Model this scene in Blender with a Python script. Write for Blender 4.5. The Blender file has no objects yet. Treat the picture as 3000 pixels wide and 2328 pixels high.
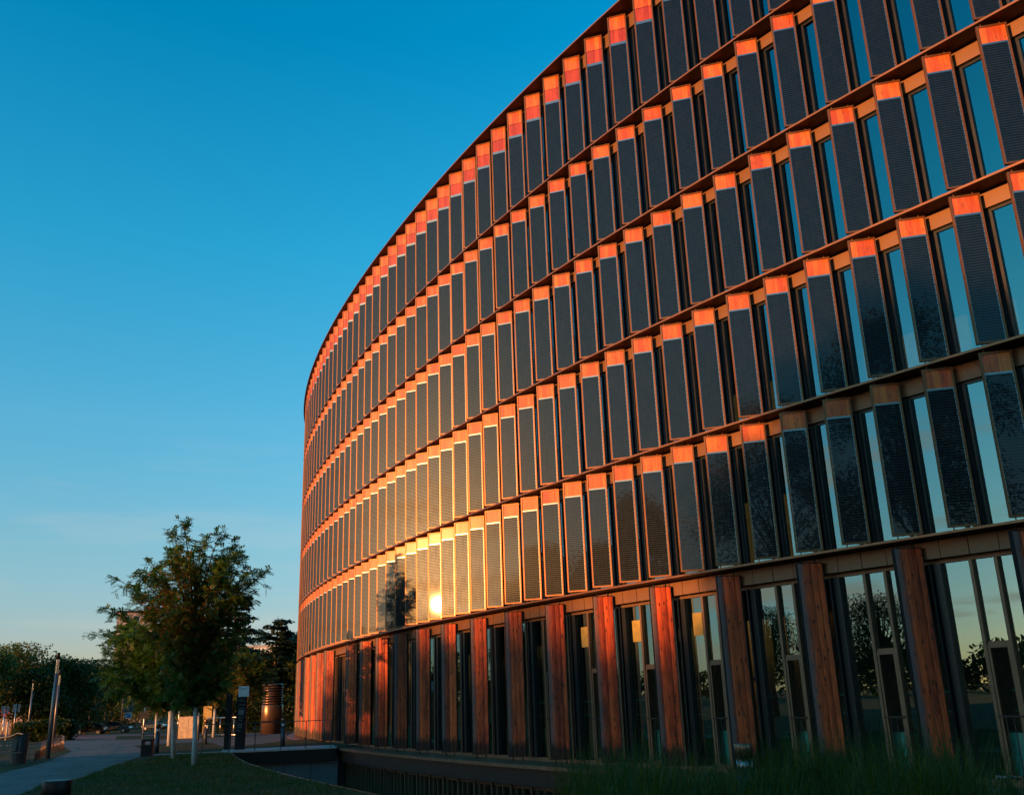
import bpy, math, random
import numpy as np
from mathutils import Matrix, Vector
from mathutils.geometry import delaunay_2d_cdt
R = math.radians
rnd = random.Random(7)
nrg = np.random.default_rng(11)
scene = bpy.context.scene
COL = scene.collection

# ------------------------------------------------------------------ camera
PITCH, ROLL, FW = 0.30569613, -0.03434132, 0.92987366
cam_d = bpy.data.cameras.new('camera'); cam = bpy.data.objects.new('camera', cam_d); COL.objects.link(cam)
cam_d.sensor_width = 36; cam_d.lens = 36 * FW; cam_d.clip_start = 0.1; cam_d.clip_end = 6000
_fw = np.array([0, math.cos(PITCH), math.sin(PITCH)]); _u0 = np.array([0, -math.sin(PITCH), math.cos(PITCH)]); _r0 = np.array([1., 0, 0])
_rt = _r0 * math.cos(ROLL) + _u0 * math.sin(ROLL); _up = -_r0 * math.sin(ROLL) + _u0 * math.cos(ROLL)
cam.matrix_world = Matrix([[_rt[i], _up[i], -_fw[i], 0] for i in range(3)] + [[0, 0, 0, 1]])
scene.camera = cam
FPX = FW * 3000
# ------------------------------------------------------------------ sun and sky
SUN_AZ, SUN_EL = R(-144.4), R(5.4)
sdir = Vector((math.cos(SUN_AZ) * math.cos(SUN_EL), math.sin(SUN_AZ) * math.cos(SUN_EL), math.sin(SUN_EL)))
sl = bpy.data.lights.new('sun', 'SUN'); sl.energy = 5.0; sl.angle = R(0.55); sl.color = (1.0, 0.39, 0.105)
so = bpy.data.objects.new('sun', sl); COL.objects.link(so); so.rotation_euler = sdir.to_track_quat('Z', 'Y').to_euler()
scene.view_settings.view_transform = 'Standard'; scene.view_settings.look = 'None'
scene.view_settings.exposure = 0.6; scene.view_settings.gamma = 1.0
scene.view_settings.use_curve_mapping = False
scene.cycles.sample_clamp_indirect = 6.0
scene.cycles.max_bounces = 7; scene.cycles.transparent_max_bounces = 16
scene.cycles.use_denoising = True
scene.cycles.denoising_input_passes = 'RGB_ALBEDO_NORMAL'; scene.cycles.denoising_prefilter = 'ACCURATE'

world = bpy.data.worlds.new('World'); scene.world = world; world.use_nodes = True
wt = world.node_tree; wt.nodes.clear()


class NB:
    """small helper that writes node maths"""
    def __init__(s, t): s.t = t
    def n(s, kind, **kw):
        nd = s.t.nodes.new(kind)
        for k, v in kw.items(): setattr(nd, k, v)
        return nd
    def inp(s, sock, v):
        if hasattr(v, 'is_linked') or hasattr(v, 'links'): s.t.links.new(v, sock)
        elif isinstance(v, (tuple, list)) and len(v) == 3 and len(sock.default_value) == 4: sock.default_value = (*v, 1)
        else: sock.default_value = v
    def m(s, op, a, b=None, c=None, clamp=False):
        nd = s.n('ShaderNodeMath', operation=op, use_clamp=clamp)
        for i, v in enumerate((a, b, c)):
            if v is not None: s.inp(nd.inputs[i], v)
        return nd.outputs[0]
    def mix(s, f, a, b, mode='MIX'):
        nd = s.n('ShaderNodeMix', data_type='RGBA', blend_type=mode)
        s.inp(nd.inputs[0], f); s.inp(nd.inputs[6], a); s.inp(nd.inputs[7], b)
        return nd.outputs[2]
    def comb(s, x, y, z=0.0):
        nd = s.n('ShaderNodeCombineXYZ'); s.inp(nd.inputs[0], x); s.inp(nd.inputs[1], y); s.inp(nd.inputs[2], z)
        return nd.outputs[0]
    def sep(s, v):
        nd = s.n('ShaderNodeSeparateXYZ'); s.inp(nd.inputs[0], v); return nd.outputs
    def noise(s, vec, scale, detail=3.0, rough=0.55):
        nd = s.n('ShaderNodeTexNoise'); nd.inputs['Scale'].default_value = scale
        nd.inputs['Detail'].default_value = detail; nd.inputs['Roughness'].default_value = rough
        if vec is not None: s.inp(nd.inputs['Vector'], vec)
        return nd.outputs[0]
    def ramp(s, f, pts):
        nd = s.n('ShaderNodeValToRGB'); e = nd.color_ramp.elements
        while len(e) < len(pts): e.new(0.5)
        for i, (p, c) in enumerate(pts):
            e[i].position = p; e[i].color = (*c, 1) if len(c) == 3 else c
        s.inp(nd.inputs[0], f); return nd.outputs[0]
    def smooth(s, x, a, b):
        nd = s.n('ShaderNodeMapRange', interpolation_type='SMOOTHSTEP')
        s.inp(nd.inputs[0], x); nd.inputs[1].default_value = a; nd.inputs[2].default_value = b
        return nd.outputs[0]


wb = NB(wt)
sky = wb.n('ShaderNodeTexSky', sky_type='NISHITA', sun_disc=False)
sky.sun_elevation = SUN_EL; sky.sun_rotation = math.atan2(math.cos(SUN_AZ), math.sin(SUN_AZ))
sky.altitude = 250; sky.air_density = 1.0; sky.dust_density = 0.6; sky.ozone_density = 2.5
wc = wb.n('ShaderNodeTexCoord').outputs['Generated']
wx, wy, wz = wb.sep(wc)
# the evening air: deeper blue overhead, pale at the horizon; a rosy band to the west
hs = wb.n('ShaderNodeHueSaturation'); hs.inputs['Saturation'].default_value = 1.0
wb.inp(hs.inputs['Color'], sky.outputs[0])
tint = wb.ramp(wz, [(0.0, (0.60, 0.50, 0.62)), (0.066, (0.59, 0.56, 0.68)), (0.145, (0.545, 0.67, 0.68)), (0.27, (0.37, 0.82, 0.83)), (0.44, (0.12, 0.94, 0.975)), (0.62, (0.0, 0.86, 0.98))])
tint = wb.mix(1.0, tint, (1.9, 1.9, 1.9), 'MULTIPLY')
skyc = wb.mix(1.0, hs.outputs[0], tint, 'MULTIPLY')
cm = wb.n('ShaderNodeMapping'); cm.inputs['Scale'].default_value = (2.2, 2.2, 17.0); wb.inp(cm.inputs['Vector'], wc)
cn = wb.noise(cm.outputs[0], 1.7, 6, 0.55)
band = wb.m('MULTIPLY', wb.smooth(wz, 0.0, 0.05), wb.m('SUBTRACT', 1.0, wb.smooth(wz, 0.16, 0.30)))
cl = wb.m('MULTIPLY', wb.smooth(cn, 0.47, 0.62), band)
cl = wb.m('MULTIPLY', cl, wb.m('ADD', 0.06, wb.m('MULTIPLY', wb.smooth(wb.m('MULTIPLY', wx, -1.0), 0.55, 0.85), 0.8)))
skyc = wb.mix(cl, skyc, (5.0, 3.3, 2.4))
bg = wb.n('ShaderNodeBackground'); wb.inp(bg.inputs[0], skyc); bg.inputs[1].default_value = 0.15
wb.t.links.new(bg.outputs[0], wb.n('ShaderNodeOutputWorld').inputs[0])

# ------------------------------------------------------------------ pixel helpers (3000 px wide photograph -> place in the world)
def ray(u, v):
    return _fw * FPX + _rt * (u - 1500) - _up * (v - 1164)
def at_y(u, v, Y):
    d = ray(u, v); return d * (Y / d[1])
def sstep(a, b, x):
    t = min(1, max(0, (x - a) / (b - a))); return t * t * (3 - 2 * t)
def gz(x, y):
    r = math.hypot(x, y)
    z = -1.93 - 0.67 * min(1, max(0, (r - 60) / 80))
    z += 0.34 * (1 - sstep(9, 20, r))
    return z
def G(u, v):
    d = ray(u, v); z = -1.93
    for _ in range(30):
        P = d * (z / d[2]); z = 0.5 * z + 0.5 * gz(P[0], P[1])
    return Vector((P[0], P[1], gz(P[0], P[1])))
def project(P):
    P = np.asarray(P, float); d = P @ _fw
    return 1500 + FPX * (P @ _rt) / d, 1164 - FPX * (P @ _up) / d, d

# ------------------------------------------------------------------ mesh helpers
class MB:
    def __init__(s): s.v = []; s.f = []; s.uv = []; s.mi = []; s.smooth = []
    def face(s, pts, uv=None, mi=0, sm=False):
        b = len(s.v); s.v += [tuple(p) for p in pts]; s.f.append(tuple(range(b, b + len(pts))))
        s.uv.append(uv or [(0, 0)] * len(pts)); s.mi.append(mi); s.smooth.append(sm)
    def poly(s, verts, faces, mi=0, sm=False):
        b = len(s.v); s.v += [tuple(p) for p in verts]
        for f in faces:
            s.f.append(tuple(b + i for i in f)); s.uv.append([(verts[i][0], verts[i][1]) for i in f]); s.mi.append(mi); s.smooth.append(sm)
    def box(s, o, ax, ay, az, mi=0, uvs=False):
        """box from corner o along three edge vectors"""
        o, ax, ay, az = map(Vector, (o, ax, ay, az))
        if ax.cross(ay).dot(az) < 0: o = o + az; az = -az
        c = [o, o + ax, o + ax + ay, o + ay]; c += [p + az for p in c]
        s.poly(c, [(3, 2, 1, 0), (4, 5, 6, 7), (0, 1, 5, 4), (1, 2, 6, 5), (2, 3, 7, 6), (3, 0, 4, 7)], mi)
    def cbox(s, c, d, rz=0, mi=0):
        """box centred in xy on c with its base at c.z, size d, turned by rz"""
        ca, sa = math.cos(rz), math.sin(rz)
        ax = Vector((ca, sa, 0)) * d[0]; ay = Vector((-sa, ca, 0)) * d[1]
        s.box(Vector(c) - ax / 2 - ay / 2, ax, ay, (0, 0, d[2]), mi)
    def tube(s, pts, rad, n=8, mi=0, cap=True, sm=True):
        pts = [Vector(p) for p in pts]; rad = rad if hasattr(rad, '__len__') else [rad] * len(pts)
        rings = []; up = Vector((0, 0, 1)); prev = None
        for i, p in enumerate(pts):
            t = (pts[min(i + 1, len(pts) - 1)] - pts[max(i - 1, 0)]).normalized()
            a = prev if prev is not None else (Vector((1, 0, 0)) if abs(t.z) > 0.9 else up)
            x = (a - t * a.dot(t)).normalized(); prev = x; y = t.cross(x)
            rings.append([p + (x * math.cos(2 * math.pi * j / n) + y * math.sin(2 * math.pi * j / n)) * rad[i] for j in range(n)])
        b = len(s.v); s.v += [tuple(q) for r in rings for q in r]
        L = 0
        for i in range(len(pts) - 1):
            l2 = L + (pts[i + 1] - pts[i]).length
            for j in range(n):
                k = (j + 1) % n
                s.f.append((b + i * n + j, b + i * n + k, b + (i + 1) * n + k, b + (i + 1) * n + j))
                s.uv.append([(j / n, L), ((j + 1) / n, L), ((j + 1) / n, l2), (j / n, l2)]); s.mi.append(mi); s.smooth.append(sm)
            L = l2
        if cap:
            for base, rev in ((b, True), (b + (len(pts) - 1) * n, False)):
                f = tuple(base + j for j in range(n)); f = f[::-1] if rev else f
                s.f.append(f); s.uv.append([(0, 0)] * n); s.mi.append(mi); s.smooth.append(False)
    def add(s, other, M, uo=(0, 0)):
        b = len(s.v); s.v += [tuple(M @ Vector(p)) for p in other.v]
        s.f += [tuple(b + i for i in f) for f in other.f]
        s.uv += [[(a + uo[0], c + uo[1]) for a, c in u] for u in other.uv]; s.mi += other.mi; s.smooth += other.smooth
    def mesh(s, name, mats):
        me = bpy.data.meshes.new(name); me.from_pydata(s.v, [], s.f)
        ul = me.uv_layers.new(name='UVMap')
        ul.data.foreach_set('uv', np.array([c for f in s.uv for p in f for c in p], dtype=np.float32))
        for m_ in (mats if isinstance(mats, (list, tuple)) else [mats]): me.materials.append(m_)
        me.polygons.foreach_set('material_index', s.mi); me.polygons.foreach_set('use_smooth', s.smooth)
        me.update(); return me
    def build(s, name, mats, parent=None, loc=None, rz=0):
        return link(name, s.mesh(name, mats), parent, loc, rz)

def link(name, data, parent=None, loc=None, rz=0):
    o = bpy.data.objects.new(name, data); COL.objects.link(o)
    if parent is not None: o.parent = parent
    if loc is not None: o.location = loc
    if rz: o.rotation_euler = (0, 0, rz)
    return o
def tag(o, label=None, cat=None, group=None, kind=None):
    if label: o['label'] = label
    if cat: o['category'] = cat
    if group: o['group'] = group
    if kind: o['kind'] = kind
    return o
def thing(name, label, cat, loc=(0, 0, 0), rz=0, group=None):
    o = bpy.data.objects.new(name, None); COL.objects.link(o); o.empty_display_size = 0.3
    o.location = loc; o.rotation_euler = (0, 0, rz); return tag(o, label, cat, group)
def copy_tree(o, parent=None):
    c = o.copy(); COL.objects.link(c)
    if parent is not None: c.parent = parent
    for ch in list(o.children): copy_tree(ch, c)
    return c
def quads_mesh(name, V, mats, mi=None, uv=None):
    """V: (n,4,3) array -> mesh of separate quads"""
    n = len(V); me = bpy.data.meshes.new(name)
    me.vertices.add(n * 4); me.vertices.foreach_set('co', V.reshape(-1).astype(np.float32))
    me.loops.add(n * 4); me.loops.foreach_set('vertex_index', np.arange(n * 4, dtype=np.int32))
    me.polygons.add(n); me.polygons.foreach_set('loop_start', np.arange(0, n * 4, 4, dtype=np.int32))
    for m_ in mats: me.materials.append(m_)
    if mi is not None: me.polygons.foreach_set('material_index', mi.astype(np.int32))
    me.update(calc_edges=True); me.validate(); return me

# ------------------------------------------------------------------ materials
def mat(name, fn):
    m_ = bpy.data.materials.new(name); m_.use_nodes = True; t = m_.node_tree; t.nodes.clear()
    nb = NB(t); out = nb.n('ShaderNodeOutputMaterial'); sh = fn(nb)
    t.links.new(sh, out.inputs[0]); return m_
def pr(nb, col, rough=0.6, metal=0.0, spec=0.5, coat=0.0, coat_r=0.05, bump=None, bstr=0.3, bdist=0.02, ior=1.45, cior=1.5):
    p = nb.n('ShaderNodeBsdfPrincipled'); nb.inp(p.inputs['Base Color'], col); nb.inp(p.inputs['Roughness'], rough)
    nb.inp(p.inputs['Metallic'], metal); p.inputs['Specular IOR Level'].default_value = spec; p.inputs['IOR'].default_value = ior
    nb.inp(p.inputs['Coat Weight'], coat); p.inputs['Coat Roughness'].default_value = coat_r; p.inputs['Coat IOR'].default_value = cior
    if bump is not None:
        b = nb.n('ShaderNodeBump'); b.inputs['Strength'].default_value = bstr; b.inputs['Distance'].default_value = bdist
        nb.inp(b.inputs['Height'], bump); nb.t.links.new(b.outputs[0], p.inputs['Normal'])
    return p.outputs[0]
def plain(name, col, rough=0.6, metal=0.0, var=0.25, scale=6.0, bstr=0.15, **kw):
    def f(nb):
        co = nb.n('ShaderNodeTexCoord').outputs['Object']
        a = nb.noise(co, scale, 5); b = nb.noise(co, scale * 9, 3)
        f_ = nb.m('ADD', nb.m('MULTIPLY', a, 0.7), nb.m('MULTIPLY', b, 0.3))
        c = nb.mix(nb.smooth(f_, 0.3, 0.7), tuple(x * (1 - var) for x in col), tuple(min(1, x * (1 + var)) for x in col))
        r = nb.m('ADD', rough - 0.06, nb.m('MULTIPLY', a, 0.12))
        return pr(nb, c, r, metal, bump=b, bstr=bstr, bdist=0.01, **kw)
    return mat(name, f)

def f_pv(nb):
    uv = nb.n('ShaderNodeUVMap').outputs[0]; u, v, _ = nb.sep(uv)
    W = 0.53
    fr = nb.m('FRACT', nb.m('DIVIDE', v, 0.0605))
    hl = nb.m('SUBTRACT', 1.0, nb.m('DIVIDE', nb.m('ABSOLUTE', nb.m('SUBTRACT', fr, 0.5)), 0.11), clamp=True)
    fu = nb.m('FRACT', nb.m('MULTIPLY', u, 4 / W))
    vl = nb.m('LESS_THAN', fu, 0.02)
    edge = nb.m('ADD', nb.m('LESS_THAN', u, 0.010), nb.m('GREATER_THAN', u, W - 0.010), clamp=True)
    edge = nb.m('MULTIPLY', edge, nb.m('LESS_THAN', nb.m('FRACT', nb.m('DIVIDE', v, 0.121)), 0.86))
    top = nb.m('GREATER_THAN', v, 2.885)
    line = nb.m('ADD', nb.m('ADD', hl, nb.m('MULTIPLY', vl, 0.35)), nb.m('ADD', edge, top), clamp=True)
    oi = nb.n('ShaderNodeObjectInfo').outputs['Random']
    cell = nb.n('ShaderNodeTexWhiteNoise', noise_dimensions='2D')
    nb.inp(cell.inputs['Vector'], nb.comb(nb.m('FLOOR', nb.m('MULTIPLY', u, 4 / W)), nb.m('FLOOR', nb.m('DIVIDE', v, 0.121))))
    base = nb.mix(cell.outputs[0], (0.004, 0.006, 0.008), (0.007, 0.0095, 0.012))
    dust = nb.noise(nb.comb(u, nb.m('MULTIPLY', v, 0.35), oi), 6, 5)
    base = nb.mix(nb.m('MULTIPLY', nb.smooth(dust, 0.5, 0.8), 0.15), base, (0.02, 0.02, 0.02))
    col = nb.mix(line, base, nb.mix(nb.m('ADD', edge, top, clamp=True), (0.060, 0.076, 0.076), (0.22, 0.28, 0.28)))
    return pr(nb, col, nb.m('ADD', 0.27, nb.m('MULTIPLY', dust, 0.10)), nb.m('MULTIPLY', line, 0.9), 0.08, 1.0, 0.018, cior=1.36)
M_PV = mat('photovoltaic_glass', f_pv)

def wood_fn(col_a, col_b, coat=0.0, stain=True, rough=0.55, gray=True, seam_k=0.8, knot=0.8):
    def f(nb):
        uv = nb.n('ShaderNodeUVMap').outputs[0]; u, v, _ = nb.sep(uv)
        oi = nb.m('MULTIPLY', nb.n('ShaderNodeObjectInfo').outputs['Random'], 37.0)
        bi = nb.m('FLOOR', nb.m('DIVIDE', u, 0.15))
        wn = nb.n('ShaderNodeTexWhiteNoise', noise_dimensions='2D'); nb.inp(wn.inputs['Vector'], nb.comb(bi, oi))
        rb = wn.outputs[0]
        gv = nb.comb(nb.m('MULTIPLY', u, 16.0), nb.m('MULTIPLY', v, 1.1), nb.m('ADD', oi, nb.m('MULTIPLY', rb, 9.0)))
        grain = nb.noise(gv, 2.2, 6, 0.62)
        big = nb.noise(nb.comb(nb.m('MULTIPLY', u, 3.0), nb.m('MULTIPLY', v, 0.55), oi), 2.0, 4)
        t = nb.m('ADD', nb.m('ADD', nb.m('MULTIPLY', rb, 0.35), nb.m('MULTIPLY', grain, 0.7)), nb.m('SUBTRACT', nb.m('MULTIPLY', big, 0.6), 0.32))
        c = nb.mix(nb.smooth(t, 0.22, 0.88), col_a, col_b)
        vo = nb.n('ShaderNodeTexVoronoi'); vo.inputs['Scale'].default_value = 1.0
        nb.inp(vo.inputs['Vector'], nb.comb(nb.m('MULTIPLY', u, 9.0), nb.m('MULTIPLY', v, 3.6), oi))
        kn = nb.m('SUBTRACT', 1.0, nb.smooth(nb.m('SUBTRACT', vo.outputs['Distance'], nb.m('MULTIPLY', grain, 0.12)), 0.06, 0.22))
        c = nb.mix(nb.m('MULTIPLY', kn, knot), c, (0.035, 0.014, 0.008))
        seam = nb.m('LESS_THAN', nb.m('FRACT', nb.m('DIVIDE', u, 0.15)), 0.05)
        c = nb.mix(nb.m('MULTIPLY', seam, seam_k), c, (0.03, 0.014, 0.008))
        wob = nb.noise(nb.comb(nb.m('MULTIPLY', u, 5.0), nb.m('MULTIPLY', v, 1.3), oi), 3.0, 5)
        if gray:
            g = nb.m('SUBTRACT', 1.0, nb.smooth(nb.m('ADD', u, nb.m('MULTIPLY', wob, 0.22)), 0.16, 0.30))
            c = nb.mix(nb.m('MULTIPLY', g, 0.85), c, (0.12, 0.10, 0.095))
        if stain:
            s_ = nb.m('SUBTRACT', 1.0, nb.smooth(nb.m('ADD', v, nb.m('MULTIPLY', wob, -0.55)), 0.0, 0.33))
            c = nb.mix(nb.m('MULTIPLY', s_, 0.92), c, (0.012, 0.009, 0.008))
            c = nb.mix(nb.m('MULTIPLY', nb.smooth(nb.m('ADD', v, nb.m('MULTIPLY', wob, 0.6)), 0.3, 4.4), 0.0), c, (1, 1, 1))
        return pr(nb, c, rough, 0, 0.3, coat, 0.24, cior=1.42, bump=nb.m('SUBTRACT', grain, nb.m('ADD', nb.m('MULTIPLY', seam, 0.9), nb.m('MULTIPLY', kn, 0.4))), bstr=0.45, bdist=0.012)
    return f
M_WOOD = mat('column_wood', wood_fn((0.19, 0.022, 0.009), (0.92, 0.135, 0.030)))
M_TILE = mat('wood_behind_glass', wood_fn((0.44, 0.065, 0.012), (0.80, 0.21, 0.030), coat=0.6, stain=False, gray=False, seam_k=0.25, knot=0.35))
M_TILER = mat('red_wood_behind_glass', wood_fn((0.30, 0.026, 0.012), (0.52, 0.075, 0.028), coat=0.6, stain=False, gray=False, seam_k=0.2, knot=0.3))
M_FRAME = plain('bronze_frame', (0.22, 0.09, 0.035), 0.42, 0.55, 0.12, 3)
M_BACK = plain('fin_back_timber', (0.05, 0.03, 0.022), 0.6)
M_SLAB = plain('bronze_slab_edge', (0.25, 0.10, 0.04), 0.4, 0.45, 0.12, 2)
M_SOFF = plain('soffit_brown', (0.035, 0.014, 0.010), 0.55, 0.2, 0.15, 2)
M_HEAD = plain('header_metal', (0.20, 0.095, 0.045), 0.5, 0.25, 0.08, 1.2, bstr=0.03)
M_JAMB = plain('dark_jamb', (0.020, 0.021, 0.022), 0.4, 0.3, 0.2, 3)
M_MULL = plain('mullion_bronze', (0.19, 0.10, 0.055), 0.45, 0.35, 0.12, 3)
M_DARK = plain('black_metal', (0.007, 0.0075, 0.008), 0.45, 0.3)
M_INT = plain('interior_wall', (0.10, 0.11, 0.105), 0.8)
M_FROST = plain('frosted_teal_glass', (0.06, 0.30, 0.22), 0.35, 0, 0.08, 2)
M_PAPER = plain('yellow_sheet', (0.36, 0.25, 0.05), 0.7)
M_RED = plain('red_enamel', (0.65, 0.02, 0.02), 0.4)
def f_glass(nb):
    fr = nb.n('ShaderNodeFresnel'); fr.inputs[0].default_value = 2.9
    co = nb.n('ShaderNodeTexCoord').outputs['Object']
    bn = nb.n('ShaderNodeBump'); bn.inputs['Strength'].default_value = 0.05; bn.inputs['Distance'].default_value = 0.02
    nb.inp(bn.inputs['Height'], nb.noise(co, 0.9, 2))
    g = nb.n('ShaderNodeBsdfGlossy'); g.inputs['Roughness'].default_value = 0.004; g.inputs['Color'].default_value = (0.50, 0.86, 0.92, 1)
    nb.t.links.new(bn.outputs[0], g.inputs['Normal'])
    tr = nb.n('ShaderNodeBsdfTransparent'); tr.inputs[0].default_value = (0.40, 0.50, 0.46, 1)
    mx = nb.n('ShaderNodeMixShader'); nb.t.links.new(fr.outputs[0], mx.inputs[0]); nb.t.links.new(tr.outputs[0], mx.inputs[1]); nb.t.links.new(g.outputs[0], mx.inputs[2])
    return mx.outputs[0]
M_GLASS = mat('solar_control_glass', f_glass)
def f_lampglass(nb):
    g = nb.n('ShaderNodeBsdfGlossy'); g.inputs['Roughness'].default_value = 0.05
    tr = nb.n('ShaderNodeBsdfTransparent'); tr.inputs[0].default_value = (0.8, 0.85, 0.88, 1)
    mx = nb.n('ShaderNodeMixShader'); mx.inputs[0].default_value = 0.3; nb.t.links.new(tr.outputs[0], mx.inputs[1]); nb.t.links.new(g.outputs[0], mx.inputs[2])
    return mx.outputs[0]
M_LGLASS = mat('lamp_glass', f_lampglass)
def f_lawn(nb):
    co = nb.n('ShaderNodeTexCoord').outputs['Object']
    a = nb.noise(co, 0.35, 5); b = nb.noise(co, 14, 4); c3 = nb.noise(co, 1.6, 4)
    c = nb.mix(nb.smooth(c3, 0.35, 0.68), (0.016, 0.036, 0.007), (0.045, 0.066, 0.014))
    c = nb.mix(nb.m('MULTIPLY', nb.smooth(a, 0.44, 0.60), 0.85), c, (0.085, 0.050, 0.026))
    c = nb.mix(nb.m('MULTIPLY', b, 0.6), c, (0.012, 0.018, 0.006))
    return pr(nb, c, 0.9, 0, 0.2, bump=b, bstr=0.9, bdist=0.05)
M_LAWN = mat('lawn', f_lawn)
def f_path(nb):
    co = nb.n('ShaderNodeTexCoord').outputs['Object']
    a = nb.noise(co, 0.5, 5); b = nb.noise(co, 30, 3)
    c = nb.mix(nb.smooth(a, 0.35, 0.65), (0.060, 0.064, 0.064), (0.115, 0.115, 0.110))
    st = nb.noise(co, 2.6, 6, 0.7)
    c = nb.mix(nb.m('MULTIPLY', nb.smooth(st, 0.56, 0.70), 0.55), c, (0.035, 0.033, 0.030))
    br = nb.n('ShaderNodeTexBrick'); br.inputs['Scale'].default_value = 3.0; br.inputs['Color1'].default_value = (1, 1, 1, 1); br.inputs['Color2'].default_value = (0.88, 0.88, 0.88, 1)
    br.inputs['Mortar'].default_value = (0.6, 0.6, 0.6, 1); br.inputs['Mortar Size'].default_value = 0.012; nb.inp(br.inputs['Vector'], co)
    c = nb.mix(1.0, c, br.outputs[0], 'MULTIPLY')
    return pr(nb, c, 0.75, 0, 0.4, bump=b, bstr=0.35, bdist=0.01)
M_PATH = mat('grey_pavement', f_path)
M_ROAD = plain('asphalt', (0.05, 0.052, 0.055), 0.8, 0, 0.2, 1.5)
M_REDROAD = plain('red_crossing_asphalt', (0.20, 0.045, 0.05), 0.8, 0, 0.2, 1.5)
M_EARTH = plain('moat_gravel', (0.06, 0.055, 0.05), 0.9)
M_CONC = plain('concrete_panel', (0.17, 0.18, 0.19), 0.6, 0, 0.12, 0.8, bstr=0.05)
M_STONE = plain('pale_kerb', (0.32, 0.32, 0.31), 0.7)
M_STEEL = plain('brushed_steel', (0.45, 0.45, 0.46), 0.32, 0.9, 0.1, 5)
M_POLE = plain('lamp_pole_grey', (0.16, 0.15, 0.15), 0.38, 0.45, 0.1, 3)
M_VENT = plain('brown_metal_vent', (0.20, 0.12, 0.08), 0.32, 0.7, 0.08, 2)
M_BEIGE = plain('beige_enamel', (0.60, 0.42, 0.25), 0.55)
M_YELLOW = plain('yellow_enamel', (0.62, 0.42, 0.12), 0.45)
M_WHITE = plain('white_enamel', (0.62, 0.64, 0.66), 0.5)
M_BLUE = plain('blue_enamel', (0.03, 0.10, 0.30), 0.4)
M_SLATE = plain('slate_grey_paint', (0.055, 0.065, 0.075), 0.45, 0.3)
M_BENCH = plain('bench_slats', (0.16, 0.105, 0.075), 0.6)
M_TYRE = plain('tyre_rubber', (0.015, 0.015, 0.015), 0.8)
M_CARB = plain('black_car_paint', (0.01, 0.011, 0.012), 0.25, 0.3, 0.05, coat=1.0)
M_CARG = plain('dark_grey_car_paint', (0.06, 0.065, 0.07), 0.3, 0.5, 0.05, coat=1.0)
M_CARS = plain('silver_car_paint', (0.30, 0.32, 0.34), 0.3, 0.6, 0.05, coat=1.0)
M_CGLASS = plain('car_window', (0.012, 0.016, 0.02), 0.08, 0, 0.05)
def f_bark(a_, b_, bs=0.8):
    def f(nb):
        uv = nb.n('ShaderNodeUVMap').outputs[0]; u, v, _ = nb.sep(uv)
        n1 = nb.noise(nb.comb(nb.m('MULTIPLY', u, 14.0), nb.m('MULTIPLY', v, 2.5), 0.0), 1.6, 6, 0.65)
        return pr(nb, nb.mix(nb.smooth(n1, 0.35, 0.65), a_, b_), 0.85, 0, 0.25, bump=n1, bstr=bs, bdist=0.03)
    return f
M_BARK = mat('bark', f_bark((0.045, 0.03, 0.02), (0.12, 0.085, 0.06)))
M_LIME = mat('whitewashed_bark', f_bark((0.30, 0.28, 0.26), (0.62, 0.60, 0.57), 0.5))
def leafmat(name, cols, tr=0.35, sc=0.8):
    def f(nb):
        co = nb.n('ShaderNodeTexCoord').outputs['Object']
        a = nb.noise(co, sc, 3); b = nb.noise(co, 7.0, 2)
        t = nb.m('ADD', nb.m('MULTIPLY', a, 0.62), nb.m('MULTIPLY', b, 0.38))
        n_ = len(cols); c = nb.ramp(t, [(0.33 + 0.36 * i / max(1, n_ - 1), k) for i, k in enumerate(cols)])
        p = pr(nb, c, 0.5, 0, 0.35)
        t2 = nb.n('ShaderNodeBsdfTranslucent'); nb.inp(t2.inputs[0], nb.mix(1.0, c, (1.5, 1.5, 0.6), 'MULTIPLY'))
        mx = nb.n('ShaderNodeMixShader'); mx.inputs[0].default_value = tr
        nb.t.links.new(p, mx.inputs[1]); nb.t.links.new(t2.outputs[0], mx.inputs[2]); return mx.outputs[0]
    return mat(name, f)
M_LEAF = leafmat('locust_leaves', [(0.025, 0.085, 0.02), (0.05, 0.13, 0.028), (0.09, 0.17, 0.03)])
M_LEAFO = leafmat('rusty_sunlit_leaves', [(0.16, 0.09, 0.02), (0.42, 0.13, 0.03), (0.10, 0.11, 0.02)])  # dry leaf rust, also the orange sunlight painted into the locust crowns
M_LEAFD = leafmat('dark_tree_leaves', [(0.018, 0.036, 0.007), (0.036, 0.060, 0.010)])
M_LEAFG = leafmat('broad_tree_leaves', [(0.03, 0.07, 0.016), (0.07, 0.10, 0.02), (0.15, 0.10, 0.022)])
M_LEAFY = leafmat('olive_tree_leaves', [(0.035, 0.065, 0.014), (0.08, 0.10, 0.02), (0.16, 0.12, 0.025)])
M_CEDAR = leafmat('cedar_needles', [(0.014, 0.032, 0.018), (0.03, 0.05, 0.022)], 0.1)
M_BLADE = leafmat('grass_blades', [(0.014, 0.032, 0.004), (0.036, 0.072, 0.008), (0.20, 0.17, 0.03)], 0.4, 2.5)
M_TURF = leafmat('turf_blades', [(0.022, 0.060, 0.008), (0.055, 0.085, 0.014), (0.13, 0.080, 0.03)], 0.3, 0.7)
M_PINK = plain('far_tower_render', (0.50, 0.36, 0.30), 0.8, 0, 0.08, 0.2)

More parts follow.
